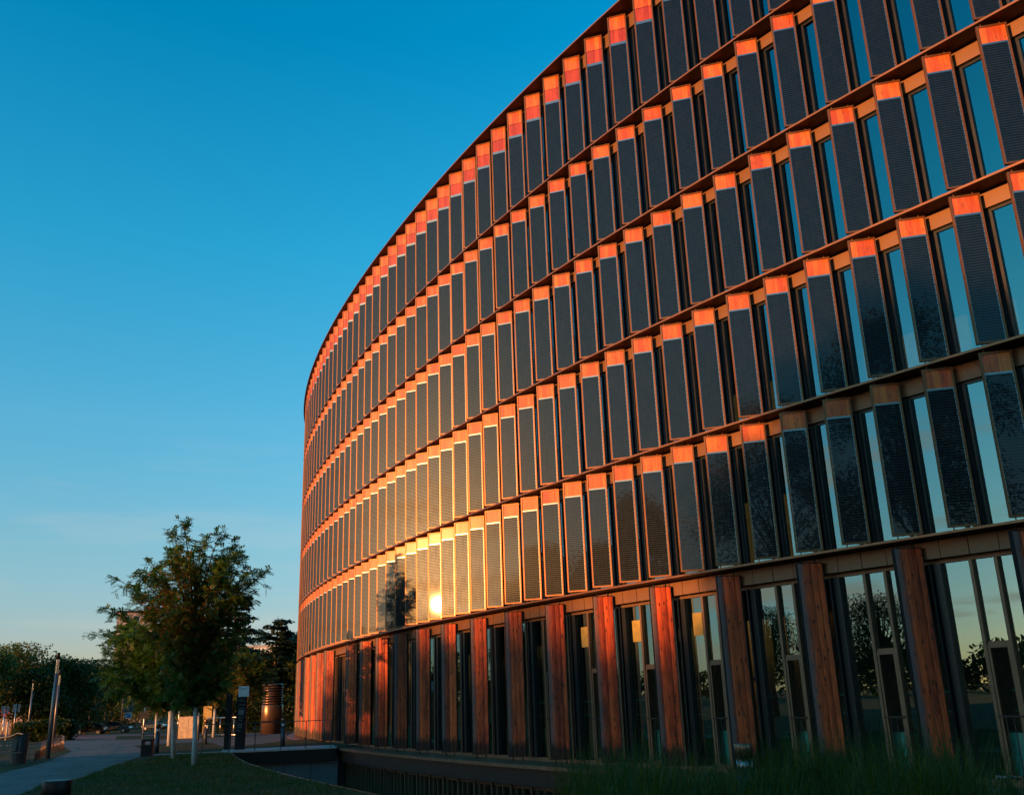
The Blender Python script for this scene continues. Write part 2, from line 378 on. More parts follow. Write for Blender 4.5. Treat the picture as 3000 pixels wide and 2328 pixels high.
# ------------------------------------------------------------------ the curved facade: plan curve by bay number
H, DK, K0X, K0Y = 3.6, 2.50449702, 8.13706462, 20.41033068
Z1, Z0, Z6 = 2.94542283, -1.94430881, 21.60
TH = [0.47081385, -0.22179747, 0.03154773, -0.07574967, -0.05296483, 0.04052065]
def theta(s):
    def q(s_): u = (s_ - 10) / 13; return sum(c * u ** i for i, c in enumerate(TH))
    if s < -2: return q(-2) + (q(-2) - q(-1)) * (-2 - s)
    if s > 22.5: return q(22.5) - 0.045 * (s - 22.5)
    return q(s)
SS = np.linspace(-8, 34, 2101); _th = np.array([theta(s) for s in SS]); _ds = SS[1] - SS[0]
_dx = -np.sin(_th) * DK; _dy = np.cos(_th) * DK
SX = np.concatenate([[0], np.cumsum((_dx[1:] + _dx[:-1]) / 2 * _ds)]); SY = np.concatenate([[0], np.cumsum((_dy[1:] + _dy[:-1]) / 2 * _ds)])
SX += K0X - np.interp(0, SS, SX); SY += K0Y - np.interp(0, SS, SY)
def fac(k, out=0.0, z=0.0, al=0.0):
    """point of the facade: bay number k, metres outward, height, metres along"""
    k = k + al / DK
    x, y, t = np.interp(k, SS, SX), np.interp(k, SS, SY), np.interp(k, SS, _th)
    return Vector((x - math.cos(t) * out, y - math.sin(t) * out, z))
def tn(k):
    t = np.interp(k, SS, _th); return Vector((-math.sin(t), math.cos(t), 0)), Vector((-math.cos(t), -math.sin(t), 0))
def SZ(l): return {0: Z0, 1: Z1, 2: Z1 + H, 3: Z1 + 2 * H, 4: Z1 + 3 * H, 5: Z1 + 4 * H, 6: Z6}[l]

bld = thing('office_building', 'large oval office block clad in tilted solar panels over a timber columned ground floor', 'building', (0, 0, 0))
KA, KB = -5.0, 30.0
def ribbon(mb, o1, o2, z, flip=False, ks=None, mi=0):
    ks = ks if ks is not None else np.arange(KA, KB + 0.01, 0.25)
    for a, b in zip(ks[:-1], ks[1:]):
        q = [fac(a, o1, z), fac(b, o1, z), fac(b, o2, z), fac(a, o2, z)]
        mb.face(q[::-1] if flip else q, None, mi)
def band_v(mb, o, za, zb, ks=None, mi=0, flip=False):
    ks = ks if ks is not None else np.arange(KA, KB + 0.01, 0.25)
    L = 0
    for a, b in zip(ks[:-1], ks[1:]):
        q = [fac(a, o, za), fac(b, o, za), fac(b, o, zb), fac(a, o, zb)]; l2 = L + DK * (b - a)
        uv = [(L, 0), (l2, 0), (l2, zb - za), (L, zb - za)]; L = l2
        mb.face(q if flip else q[::-1], uv if flip else uv[::-1], mi)
def ringslab(name, oo, oi, za, zb, mats, mi_edge=0, mi_top=1, mi_bot=1):
    mb = MB(); band_v(mb, oo, za, zb, mi=mi_edge); band_v(mb, oi, za, zb, mi=mi_top, flip=True)
    ribbon(mb, oo, oi, zb, mi=mi_top); ribbon(mb, oo, oi, za, True, mi=mi_bot)
    return mb.build(name, mats, bld)
for l in range(1, 7):
    z = SZ(l)
    ringslab('slab_edge', 0.03 if l < 6 else 0.16, -5.0, z - 0.022, z + 0.028, [M_SLAB, M_SOFF])
    # header panels between the slab and the glass, one joint per bay
    mb = MB(); hb = 0.42 if l < 6 else 0.60
    for k in np.arange(KA, KB, 0.5):
        for a, b in (((k + 0.004, k + 0.247), (k + 0.253, k + 0.496)) if l == 1 else ((k + 0.004, k + 0.496),)):
            q = lambda o, zz: (fac(a, o, zz), fac(b, o, zz))
            A, B = q(-0.49, z - hb); C2, D2 = q(-0.49, z - 0.045); E_, F_ = q(-0.55, z - hb); G_, H_ = q(-0.55, z - 0.045)
            mb.poly([A, B, F_, E_, C2, D2, H_, G_], [(0, 3, 2, 1), (4, 5, 6, 7), (1, 0, 4, 5), (3, 2, 6, 7), (0, 3, 7, 4), (2, 1, 5, 6)])
    mb.build('header_panel', M_HEAD, bld)
    if l > 1:
        ringslab('spandrel', -0.56, -0.70, z - hb - 0.02, z - 0.04, [M_DARK, M_DARK])
# roof upstand, roof, core, rear wall
back = []
A_, B_ = fac(KA), fac(KB)
ta, _n = tn(KA); tb, _n2 = tn(KB)
for i in range(1, 24):
    t = i / 24; Lh = 55
    P0, P1, P2, P3 = B_, B_ + tb * Lh * 0.6 + Vector((18, 0, 0)), A_ - ta * Lh + Vector((22, 10, 0)), A_
    back.append(P0 * (1 - t) ** 3 + P1 * 3 * t * (1 - t) ** 2 + P2 * 3 * t * t * (1 - t) + P3 * t ** 3)
ring = [fac(k, -0.2) for k in np.arange(KA, KB + 0.01, 0.5)] + back
mb = MB(); mb.face([(p.x, p.y, Z6 + 0.045) for p in ring]); mb.build('roof', M_SOFF, bld)
mb = MB(); bk = [B_] + back + [A_]
for p, q in zip(bk[:-1], bk[1:]): mb.face([(q.x, q.y, -5.6), (p.x, p.y, -5.6), (p.x, p.y, Z6), (q.x, q.y, Z6)])
mb.build('rear_wall', M_SOFF, bld)
mb = MB(); band_v(mb, -4.9, -5.6, Z6, mi=0); mb.build('core_wall', M_INT, bld)

# ---- solar fins: local frame x = across (0 = outer end), y = thickness, z = up
FINW, FT, BR = 0.62, 0.075, 0.042
ALPHA = R(37)
def fin_meshes(h, headh):
    fr = MB()
    fr.box((0, 0, 0), (BR, 0, 0), (0, FT, 0), (0, 0, h)); fr.box((FINW - BR, 0, 0), (BR, 0, 0), (0, FT, 0), (0, 0, h))
    fr.box((BR, 0, 0), (FINW - 2 * BR, 0, 0), (0, FT, 0), (0, 0, BR)); fr.box((BR, 0, h - BR), (FINW - 2 * BR, 0, 0), (0, FT, 0), (0, 0, BR))
    fr.box((0.004, FT, 0.004), (FINW - 0.008, 0, 0), (0, 0.012, 0), (0, 0, h - 0.008), mi=1)
    for px in (0.11, FINW - 0.13):
        for za, zb in ((-0.06, 0.0), (h, h + 0.06)): fr.tube([(px, FT / 2, za), (px, FT / 2, zb)], 0.013, 6)
    pv = MB(); w = FINW - 2 * BR; zt = h - BR - headh
    pv.face([(BR, 0.016, BR), (FINW - BR, 0.016, BR), (FINW - BR, 0.016, zt), (BR, 0.016, zt)], [(0, 0), (w, 0), (w, zt - BR), (0, zt - BR)])
    tl = MB(); segs = [(zt, h - BR)] if headh < 0.6 else [(zt, zt + headh * 0.5 - 0.008), (zt + headh * 0.5 + 0.008, h - BR)]
    for i, (a, b) in enumerate(segs):
        tl.face([(BR, 0.020, a), (FINW - BR, 0.020, a), (FINW - BR, 0.020, b), (BR, 0.020, b)], [(0, a), (w, a), (w, b), (0, b)], 1 if (i == 0 and len(segs) > 1) else 0)
    return fr, pv, tl
FINH = {l: (SZ(l + 1) - SZ(l) - 0.19, 0.40 if l < 5 else 1.0) for l in range(1, 6)}
kinds = {False: fin_meshes(*FINH[1]), True: fin_meshes(*FINH[5])}
data = {b: (kinds[b][0].mesh('solar_fin', [M_FRAME, M_BACK]), kinds[b][1].mesh('solar_panel', M_PV), kinds[b][2].mesh('wood_tile', [M_TILE, M_TILER])) for b in kinds}
def fin_place(k, l):
    t, n = tn(k); q_ = ALPHA + R(0.35) * math.sin(k * 37.7 + l * 11.3); D = (t * math.cos(q_) + n * math.sin(q_))
    o = fac(k, -0.03, SZ(l) + 0.095) + D * 0.11
    X = -D; Y = Vector((0, 0, 1)).cross(X)        # Y points inward (away from the viewer)
    return Matrix(((X.x, Y.x, 0, o.x), (X.y, Y.y, 0, o.y), (0, 0, 1, o.z), (0, 0, 0, 1)))
fins = []
for l in range(1, 6):
    for k2 in range(-6, 54):
        k = k2 / 2; M = fin_place(k, l); h = FINH[l][0]
        us = [project(M @ Vector(p)) for p in ((0, 0, 0), (FINW, 0, 0), (0, 0, h), (FINW, 0, h))]
        c0 = min(u[0] for u in us), max(u[0] for u in us), min(u[1] for u in us), max(u[1] for u in us)
        vis = max(0, min(3000, c0[1]) - max(0, c0[0])) * max(0, min(2328, c0[3]) - max(0, c0[2])) if us[0][2] > 0 else 0
        fins.append((vis, l, k, M))
fins.sort(key=lambda q: -q[0])
rest = [MB(), MB(), MB()]
for i, (vis, l, k, M) in enumerate(fins):
    big = l == 5
    if i < 100:
        f = link('solar_fin', data[big][0], bld); f.matrix_world = M
        link('solar_panel', data[big][1], f); link('wood_tile', data[big][2], f)
        f['group'] = 'solar fins on the facade'
    else:
        uo = (0.15 * rnd.randrange(2, 400), rnd.random() * 30)
        rest[0].add(kinds[big][0], M); rest[1].add(kinds[big][1], M); rest[2].add(kinds[big][2], M, uo)
f = rest[0].build('solar_fins', [M_FRAME, M_BACK], bld); f['kind'] = 'stuff'
for o_ in (rest[1].build('solar_panels', M_PV, f), rest[2].build('wood_tiles', [M_TILE, M_TILER], f)): o_['kind'] = 'stuff'

# ---- upper windows: one bay per half step
def window_bay(k, z, zt):
    """frame + jamb mesh and pane, in facade coordinates relative to bay origin"""
    fm, pn = MB(), MB(); O = fac(k, -0.62, z); t, n = tn(k + 0.25); w = (fac(k + 0.5, -0.62) - fac(k, -0.62)).length; h = zt - z
    def bx(a, b, o1, o2, z1_, z2_, mi): fm.box(t * a + n * o1 + Vector((0, 0, z1_)), t * (b - a), n * (o2 - o1), (0, 0, z2_ - z1_), mi)
    bx(0, 0.04, 0, 0.05, 0, h, 0); bx(w - 0.04, w, 0, 0.05, 0, h, 0); bx(0.04, w - 0.04, 0, 0.05, 0, 0.06, 0); bx(0.04, w - 0.04, 0, 0.05, h - 0.05, h, 0)
    j0 = w * 0.60       # ventilation flap, ribbed, beside the fin's inner end
    bx(j0, j0 + 0.05, 0, 0.09, 0.06, h - 0.05, 1); bx(j0 + 0.05, j0 + 0.22, 0, 0.05, 0.06, h - 0.05, 1); bx(j0 + 0.22, j0 + 0.27, 0, 0.09, 0.06, h - 0.05, 1)
    bx(j0 + 0.10, j0 + 0.12, 0.05, 0.065, 0.06, h - 0.05, 1); bx(j0 + 0.27, j0 + 0.36, 0, 0.05, 0.06, h * 0.42, 1)
    for a, b in ((0.04, j0), (j0 + 0.36, w - 0.04)):
        pn.face([t * a + n * 0.02 + Vector((0, 0, 0.06)), t * a + n * 0.02 + Vector((0, 0, h - 0.05)), t * b + n * 0.02 + Vector((0, 0, h - 0.05)), t * b + n * 0.02 + Vector((0, 0, 0.06))])
    pn.face([t * (j0 + 0.27) + n * 0.02 + Vector((0, 0, h * 0.42)), t * (j0 + 0.27) + n * 0.02 + Vector((0, 0, h - 0.05)), t * (j0 + 0.36) + n * 0.02 + Vector((0, 0, h - 0.05)), t * (j0 + 0.36) + n * 0.02 + Vector((0, 0, h * 0.42))])
    return O, fm, pn
wins = []
for l in range(1, 6):
    for k2 in range(-6, 54):
        k = k2 / 2; u, v, d = project(fac(k + 0.25, -0.6, SZ(l) + 1.7))
        wins.append(((0 if -100 < u < 3100 and -300 < v < 2400 and d > 0 else 1000) + d, l, k))
wins.sort()
wf, wp = MB(), MB()
for i, (d, l, k) in enumerate(wins):
    hb = 0.42 if l < 5 else 0.60
    O, fm, pn = window_bay(k, SZ(l) + 0.036, SZ(l + 1) - hb - 0.02)
    if i < 100:
        f = fm.build('window', [M_JAMB, M_JAMB], bld, O); pn.build('window_pane', M_GLASS, f); f['group'] = 'upper windows of the facade'
    else:
        wf.add(fm, Matrix.Translation(O)); wp.add(pn, Matrix.Translation(O))
f = wf.build('windows', [M_JAMB, M_JAMB], bld); f['kind'] = 'stuff'
f2 = wp.build('window_panes', M_GLASS, f); f2['kind'] = 'stuff'
# a few things standing behind the upper glass
for l, k, al, w_, h_, m_, nm in ((4, -1.6, 0.9, 0.35, 0.28, M_PAPER, 'window_box_file'), (3, -0.2, 0.5, 0.22, 0.35, M_PAPER, 'window_box_file'), (4, 1.1, 0.85, 0.16, 1.2, M_RED, 'red_window_ornament')):
    mb = MB(); t, n = tn(k); mb.box(fac(k, -0.95, SZ(l) + (0.04 if m_ is M_PAPER else 0.7), al), t * w_, n * 0.2, (0, 0, h_)); mb.build(nm, m_, bld)

# ---- ground floor: timber columns, glazing bays, ledge, basement
COLW, COLT, BETA = 0.60, 0.12, R(50)
def column_meshes(h):
    fr = MB(); fr.box((0, 0.012, 0), (COLW, 0, 0), (0, COLT, 0), (0, 0, h), 0)
    for a in (0, COLW - 0.018): fr.box((a, -0.004, 0), (0.018, 0, 0), (0, 0.0155, 0), (0, 0, h), 0)
    fr.box((0.018, -0.004, h - 0.02), (COLW - 0.036, 0, 0), (0, 0.0155, 0), (0, 0, 0.02), 0)
    for px in (0.14, 0.46): fr.tube([(px, 0.08, h), (px, 0.08, h + 0.1)], 0.016, 6); fr.tube([(px, 0.08, -0.12), (px, 0.08, 0)], 0.02, 6)
    wd = MB(); n = 24; w = COLW - 0.036
    for i in range(n):      # four rounded boards
        xa, xb = w * i / n, w * (i + 1) / n
        ya, yb = [-0.012 * (1 - abs(2 * ((x / 0.15) % 1) - 1) ** 3) for x in (xa + 1e-6, xb - 1e-6)]
        wd.face([(0.018 + xa, ya + 0.010, 0), (0.018 + xb, yb + 0.010, 0), (0.018 + xb, yb + 0.010, h - 0.02), (0.018 + xa, ya + 0.010, h - 0.02)],
                [(xa, 0), (xb, 0), (xb, h), (xa, h)], 0, True)
    return fr, wd
CH = Z1 - Z0 - 0.30
cfr, cwd = column_meshes(CH); dfr = cfr.mesh('timber_column', M_DARK); dwd = cwd.mesh('timber_boards', M_WOOD)
COLK = [k for k in range(-3, 29) if k != 14]
for k in COLK:
    kk = k + (0.08 if k == 15 else 0)
    t, n = tn(kk); D = (t * math.cos(BETA) + n * math.sin(BETA)); o = fac(kk, -0.06, Z0 + 0.14) + D * 0.16
    X = -D; Y = Vector((0, 0, 1)).cross(X)
    f = link('timber_column', dfr, bld); f.matrix_world = Matrix(((X.x, Y.x, 0, o.x), (X.y, Y.y, 0, o.y), (0, 0, 1, o.z), (0, 0, 0, 1)))
    link('timber_boards', dwd, f); f['group'] = 'timber columns of the ground floor'
for k in range(-3, 28):
    O = fac(k, -0.80, Z0); t, n = tn(k + 0.5); w = (fac(k + 1, -0.8) - fac(k, -0.8)).length; h = Z1 - Z0 - 0.46
    fm, pn, cs, rl, fz = MB(), MB(), MB(), MB(), MB()
    def bx(mb, a, b, o1, o2, z1_, z2_, mi=0): mb.box(t * a + n * o1 + Vector((0, 0, z1_)), t * (b - a), n * (o2 - o1), (0, 0, z2_ - z1_), mi)
    bx(fm, 0, 0.06, 0, 0.10, 0.12, h - 0.05); bx(fm, w - 0.02, w + 0.04, 0, 0.1, 0.12, h - 0.05); bx(fm, 0, w, 0, 0.08, 0, 0.12); bx(fm, 0, w, 0, 0.10, h - 0.05, h + 0.42)
    m1, m2 = w * 0.32, w * 0.53      # the two mullions
    bx(fm, m1, m1 + 0.07, 0, 0.14, 0.12, h - 0.05); bx(fm, m2, m2 + 0.07, 0, 0.14, 0.12, h - 0.05); bx(fm, m1 + 0.07, m2, 0, 0.10, h * 0.60, h * 0.60 + 0.07)
    bx(fm, w * 0.80, w * 0.80 + 0.16, 0, 0.16, 0.12, h - 0.05, 1); bx(fm, w * 0.80 + 0.20, w * 0.80 + 0.25, 0, 0.2, 0.12, h - 0.05, 1)
    for a, b, za, zb in ((0.06, m1, 0.12, h - 0.05), (m1 + 0.07, m2, h * 0.60 + 0.07, h - 0.05), (m2 + 0.07, w * 0.80, 0.12, h - 0.05)):
        pn.face([t * a + n * 0.04 + Vector((0, 0, za)), t * a + n * 0.04 + Vector((0, 0, zb)), t * b + n * 0.04 + Vector((0, 0, zb)), t * b + n * 0.04 + Vector((0, 0, za))])
    f = fm.build('ground_floor_window', [M_MULL, M_JAMB], bld, O); f['group'] = 'tall windows of the ground floor'
    pn.build('window_pane', M_GLASS, f)
    ca, cb, cz = m1 + 0.07, m2, h * 0.60
    bx(cs, ca, ca + 0.055, 0, 0.12, 0.12, cz); bx(cs, cb - 0.055, cb, 0, 0.12, 0.12, cz); bx(cs, ca + 0.055, cb - 0.055, 0, 0.12, cz - 0.06, cz); bx(cs, ca + 0.055, cb - 0.055, 0, 0.12, 0.12, 0.2)
    c_ = cs.build('casement', M_MULL, f)
    pc = MB(); a, b, za, zb = ca + 0.055, cb - 0.055, 0.2, cz - 0.06
    pc.face([t * a + n * 0.05 + Vector((0, 0, za)), t * a + n * 0.05 + Vector((0, 0, zb)), t * b + n * 0.05 + Vector((0, 0, zb)), t * b + n * 0.05 + Vector((0, 0, za))]); 
    bx(rl, ca - 0.02, cb + 0.02, 0.145, 0.17, 1.28, 1.31)
    for q in range(2): xx = ca + (cb - ca) * (q + 1) / 3; bx(rl, xx, xx + 0.018, 0.15, 0.165, 0.12, 1.28)
    rl.build('guard_rail', M_JAMB, f)
    bx(fz, 0.10, w * 0.78, -0.14, -0.12, 0.14, 0.98); fz.build('frosted_panel', M_FROST, f)
    if k <= 6:
        tr_ = MB(); bx(tr_, 0.1, w * 0.6, -1.0, -0.95, 1.75, 1.80); bx(tr_, 0.1, w * 0.6, -1.0, -0.95, 1.35, 1.38); tr_.build('shelf_rail', M_FROST, f)
    if k in (2, 3, 4):
        mb = MB(); bx(mb, w * 0.60, w * 0.74, 0.045, 0.05, h - 1.05, h - 0.45); mb.build('window_poster', M_PAPER, f)
    if k == 9:
        mb = MB(); mb.tube([t * w * 0.6 + n * -0.2 + Vector((0, 0, 1.2)), t * w * 0.6 + n * -0.2 + Vector((0, 0, 1.8))], 0.14, 10); mb.tube([t * w * 0.6 + n * -0.2 + Vector((0, 0, 1.8)), t * w * 0.6 + n * -0.2 + Vector((0, 0, 3.4))], 0.05, 8); mb.build('red_pendant', M_RED, f)
ringslab('base_ledge', 0.50, -4.9, Z0 - 0.11, Z0 - 0.005, [M_MULL, M_MULL])
ringslab('basement_beam', 0.36, -0.3, Z0 - 0.62, Z0 - 0.112, [M_SOFF, M_DARK])
ringslab('upper_floor_edge', -0.72, -4.9, Z0 - 0.62, Z0 - 0.112, [M_DARK, M_DARK])
mb = MB()
for k2 in range(-2, 24):      # the ledge's bolts
    for e in (-0.06, 0.10):
        p = fac(k2 / 2.0 + e, 0.503, Z0 - 0.055); t, n = tn(k2 / 2.0); mb = MB(); mb.tube([p, p + n * 0.012], 0.016, 6); mb.build('ledge_bolt', M_STEEL, bld)
for k2 in range(-6, 26):
    k = k2 / 2; fm, pn = MB(), MB(); O = fac(k, -0.10, -5.5); t, n = tn(k + 0.25); w = (fac(k + 0.5, -0.1) - fac(k, -0.1)).length; h = Z0 - 0.62 + 5.5
    def bx(mb, a, b, o1, o2, z1_, z2_, mi=0): mb.box(t * a + n * o1 + Vector((0, 0, z1_)), t * (b - a), n * (o2 - o1), (0, 0, z2_ - z1_), mi)
    bx(fm, 0, 0.10, 0, 0.16, 0, h); bx(fm, w * 0.45, w * 0.45 + 0.06, 0, 0.14, 0, h - 0.14); bx(fm, w * 0.75, w * 0.75 + 0.06, 0, 0.14, 0, h - 0.14)
    bx(fm, 0.1, w, 0, 0.10, h - 0.14, h - 0.04); bx(fm, w * 0.78 + 0.1, w, 0, 0.07, 0, h - 0.14, 1)
    for a, b in ((0.1, w * 0.45), (w * 0.45 + 0.06, w * 0.75)):
        pn.face([t * a + n * 0.04, t * a + n * 0.04 + Vector((0, 0, h - 0.14)), t * b + n * 0.04 + Vector((0, 0, h - 0.14)), t * b + n * 0.04])
    f = fm.build('basement_window', [M_MULL, M_JAMB], bld, O); f['group'] = 'basement windows'; pn.build('window_pane', M_GLASS, f)

# ------------------------------------------------------------------ ground
def tz1(a, b): return (0 + a * 0.4886, 1500 + b * 0.4886)       # crop coordinates of one study crop
kerb_img = [(671.5, 2203), (697, 2221), (725.8, 2235.9), (781, 2253.6), (867, 2276), (958, 2296.5), (1050, 2316.7), (1100, 2328)]
kerb = [G(*p) for p in kerb_img]
kerb = [Vector((p.x, p.y)) for p in kerb] + [Vector((-1.6, 19.6)), Vector((0.8, 16.9)), Vector((3.6, 13.9)), Vector((7.0, 10.6)), Vector((11.5, 6.5))]
deckA = kerb[0]; deckB = Vector(fac(12.75, 0.5).xy)
moat = kerb + [Vector((34, -2)), Vector((60, 30)), Vector((20, 62)), Vector(fac(12.75, -4).xy), deckB]
pA = [tz1(*q) for q in ((-260, 1830), (40, 1720), (250, 1640), (490, 1590), (650, 1530), (760, 1490), (850, 1460), (850, 1424), (800, 1397), (900, 1387), (1100, 1380), (1250, 1376), (1330, 1402), (1500, 1392), (1740, 1366))]
pB = [tz1(*q) for q in ((1720, 1324), (1330, 1346), (1000, 1361), (800, 1361), (680, 1364), (385, 1368), (230, 1376), (225, 1392), (385, 1402), (430, 1432), (380, 1452), (290, 1492), (140, 1532), (0, 1564), (-260, 1640))]
path = [Vector(G(*p).xy) for p in pA] + [Vector(fac(15.2, 0.7).xy), Vector(fac(19, 0.8).xy)] + [Vector(G(*p).xy) for p in pB]
road = [Vector(G(*tz1(*q)).xy) for q in ((-900, 1340), (430, 1340), (432, 1362), (690, 1362), (700, 1340), (1700, 1338), (1700, 1318), (-900, 1316))]
redp = [Vector(G(*tz1(*q)).xy) for q in ((445, 1345), (700, 1345), (690, 1357), (436, 1357))]
def inside(p, poly):
    c = False; n = len(poly)
    for i in range(n):
        a, b = poly[i], poly[(i + 1) % n]
        if (a.y > p[1]) != (b.y > p[1]) and p[0] < (b.x - a.x) * (p[1] - a.y) / (b.y - a.y) + a.x: c = not c
    return c
V2 = []; E2 = []
for poly in (moat, path, road, redp):
    dense = []
    for i in range(len(poly)):
        a, b = poly[i], poly[(i + 1) % len(poly)]; n = max(1, min(30, int((b - a).length / 1.2)))
        dense += [a + (b - a) * j / n for j in range(n)]
    s0 = len(V2); V2 += dense; E2 += [(s0 + i, s0 + (i + 1) % len(dense)) for i in range(len(dense))]
for rr, st in ((60, 1.6), (170, 7), (500, 40), (2500, 260)):
    prev = {60: 0, 170: 60, 500: 170, 2500: 500}[rr]
    for x in np.arange(-rr, rr + 1, st):
        for y in np.arange(-rr, rr + 1, st):
            if max(abs(x), abs(y)) > prev or prev == 0: V2.append(Vector((x + 0.013 * y, y + 0.007 * x)))
cv, ce, cf, *_x = delaunay_2d_cdt(V2, E2, [], 0, 1e-4)
regs = {'lawn': MB(), 'path': MB(), 'road': MB(), 'red_crossing': MB(), 'moat_floor': MB()}
groups = {k: [] for k in regs}
for f in cf:
    c = sum((cv[i] for i in f), Vector((0, 0))) / 3
    if inside(c, moat): groups['moat_floor'].append(f)
    elif inside(c, redp): groups['red_crossing'].append(f)
    elif inside(c, path): groups['path'].append(f)
    elif inside(c, road): groups['road'].append(f)
    else: groups['lawn'].append(f)
def regmesh(name, mt, zoff=None):
    fs = groups[name]; idx = {}; vs = []; out = []
    for f in fs:
        g = []
        for i in f:
            if i not in idx: idx[i] = len(vs); p = cv[i]; vs.append((p.x, p.y, zoff if zoff is not None else gz(p.x, p.y)))
            g.append(idx[i])
        a, b, c = [Vector(vs[q]) for q in g[:3]]
        if (b - a).cross(c - a).z < 0: g = g[::-1]
        out.append(g)
    me = bpy.data.meshes.new(name); me.from_pydata(vs, [], out); me.materials.append(mt); me.polygons.foreach_set('use_smooth', [True] * len(out)); me.update()
    o = link(name, me); o['kind'] = 'structure'; return o
regmesh('lawn', M_LAWN); regmesh('path', M_PATH); regmesh('road', M_ROAD); regmesh('red_crossing', M_REDROAD); regmesh('moat_floor', M_EARTH, -5.5)

# retaining wall with its thin kerb, abutment wall of concrete panels, deck
def strip(mb, pts, off1, off2, zt, zb, mi=0):
    P = []
    for i, p in enumerate(pts):
        a = pts[max(0, i - 1)]; b = pts[min(len(pts) - 1, i + 1)]; d = (b - a).normalized(); nn = Vector((-d.y, d.x))
        P.append((p + nn * off1, p + nn * off2))
    for (a1, a2), (b1, b2) in zip(P[:-1], P[1:]):
        def z(p, q): return (gz(p.x, p.y) + q) if q > -2.5 else q
        c = [(a1.x, a1.y, z(a1, zt)), (b1.x, b1.y, z(b1, zt)), (b2.x, b2.y, z(b2, zt)), (a2.x, a2.y, z(a2, zt)), (a1.x, a1.y, z(a1, zb)), (b1.x, b1.y, z(b1, zb)), (b2.x, b2.y, z(b2, zb)), (a2.x, a2.y, z(a2, zb))]
        mb.poly(c, [(0, 1, 2, 3), (7, 6, 5, 4), (4, 5, 1, 0), (6, 7, 3, 2)], mi)
kp = []
for a, b in zip(kerb[:-1], kerb[1:]):
    n = max(1, int((b - a).length / 1.0)); kp += [a + (b - a) * j / n for j in range(n)]
kp.append(kerb[-1])
mb = MB(); strip(mb, kp, 0.0, 0.09, -0.03, -5.6)
w_ = mb.build('retaining_wall', M_CONC); tag(w_, 'low concrete retaining wall curving along the edge of the lawn above the sunken court', 'wall')
mb = MB(); strip(mb, kp, -0.01, 0.04, 0.015, -0.1); k_ = mb.build('coping', M_MULL, w_)
dA, dB = Vector((deckA.x, deckA.y, 0)), Vector((deckB.x, deckB.y, 0)); dd = (dB - dA); dl = dd.length; dn = dd.normalized(); dp = Vector((dn.y, -dn.x, 0))
mb = MB()
wl = thing('abutment_wall', 'grey concrete panel wall below the entrance deck', 'wall', dA)
nP = 4
for i in range(nP):
    mb = MB(); a = dn * (dl * i / nP + 0.012) - dp * 0.5; mb.box(a + Vector((0, 0, -5.5)), dn * (dl / nP - 0.024), dp * 0.12, (0, 0, 3.1)); mb.build('wall_panel', M_CONC, wl)
mb = MB(); mb.box(-dp * 0.62 - dn * 1.5 + Vector((0, 0, -5.6)), dn * (dl + 6), dp * 0.10, (0, 0, 3.4)); mb.build('wall_backing', M_DARK, wl)
dk = thing('entrance_deck', 'dark edged footbridge deck leading to the building entrance', 'deck', dA)
mb = MB(); mb.box(-dp * 3.0 + Vector((0, 0, -2.46)) - dn * 0.4, dn * (dl + 0.3), dp * 3.05, (0, 0, 0.50)); mb.build('deck_beam', M_DARK, dk)
mb = MB(); mb.box(-dp * 3.0 + Vector((0, 0, -1.955)) - dn * 0.4, dn * (dl + 0.3), dp * 3.15, (0, 0, 0.05)); mb.build('deck_surface', M_STONE, dk)
# railing on the deck
rl = thing('deck_railing', 'black metal railing with thin posts and mesh on the entrance deck', 'railing', dA)
nR = 6; ext = 1.2
for i in range(nR):
    x = -ext + (dl + ext - 0.4) * i / (nR - 1); mb = MB(); mb.box(dn * x - dp * 0.06 + Vector((0, 0, -1.90)), dn * 0.045, dp * 0.03, (0, 0, 1.2)); mb.build('post', M_SLATE, rl)
mb = MB(); mb.box(dn * -ext - dp * 0.07 + Vector((0, 0, -0.70)), dn * (dl + ext - 0.35), dp * 0.05, (0, 0, 0.035)); mb.build('handrail', M_SLATE, rl)
mb = MB()
for i in range(int((dl + ext) / 0.12)): x = -ext + 0.12 * i; mb.box(dn * x - dp * 0.052 + Vector((0, 0, -1.88)), dn * 0.003, dp * 0.003, (0, 0, 1.18))
for i in range(9): mb.box(dn * -ext - dp * 0.056 + Vector((0, 0, -1.85 + 0.12 * i)), dn * (dl + ext - 0.4), dp * 0.003, (0, 0, 0.003))
mb.build('wire_mesh', M_SLATE, rl)
# pale edging strip between the lawn and the deck, gravel verge at the left
def ground_strip(name, img, w, mt, label, cat, h=0.03):
    pts = [Vector(G(*p).xy) for p in img]; mb = MB(); strip(mb, pts, -w / 2, w / 2, h, -0.1); o = mb.build(name, mt); return o
o = ground_strip('pavement_edging', [tz1(*q) for q in ((905, 1457), (1100, 1447), (1330, 1437))], 0.5, M_STONE, '', ''); o['kind'] = 'structure'
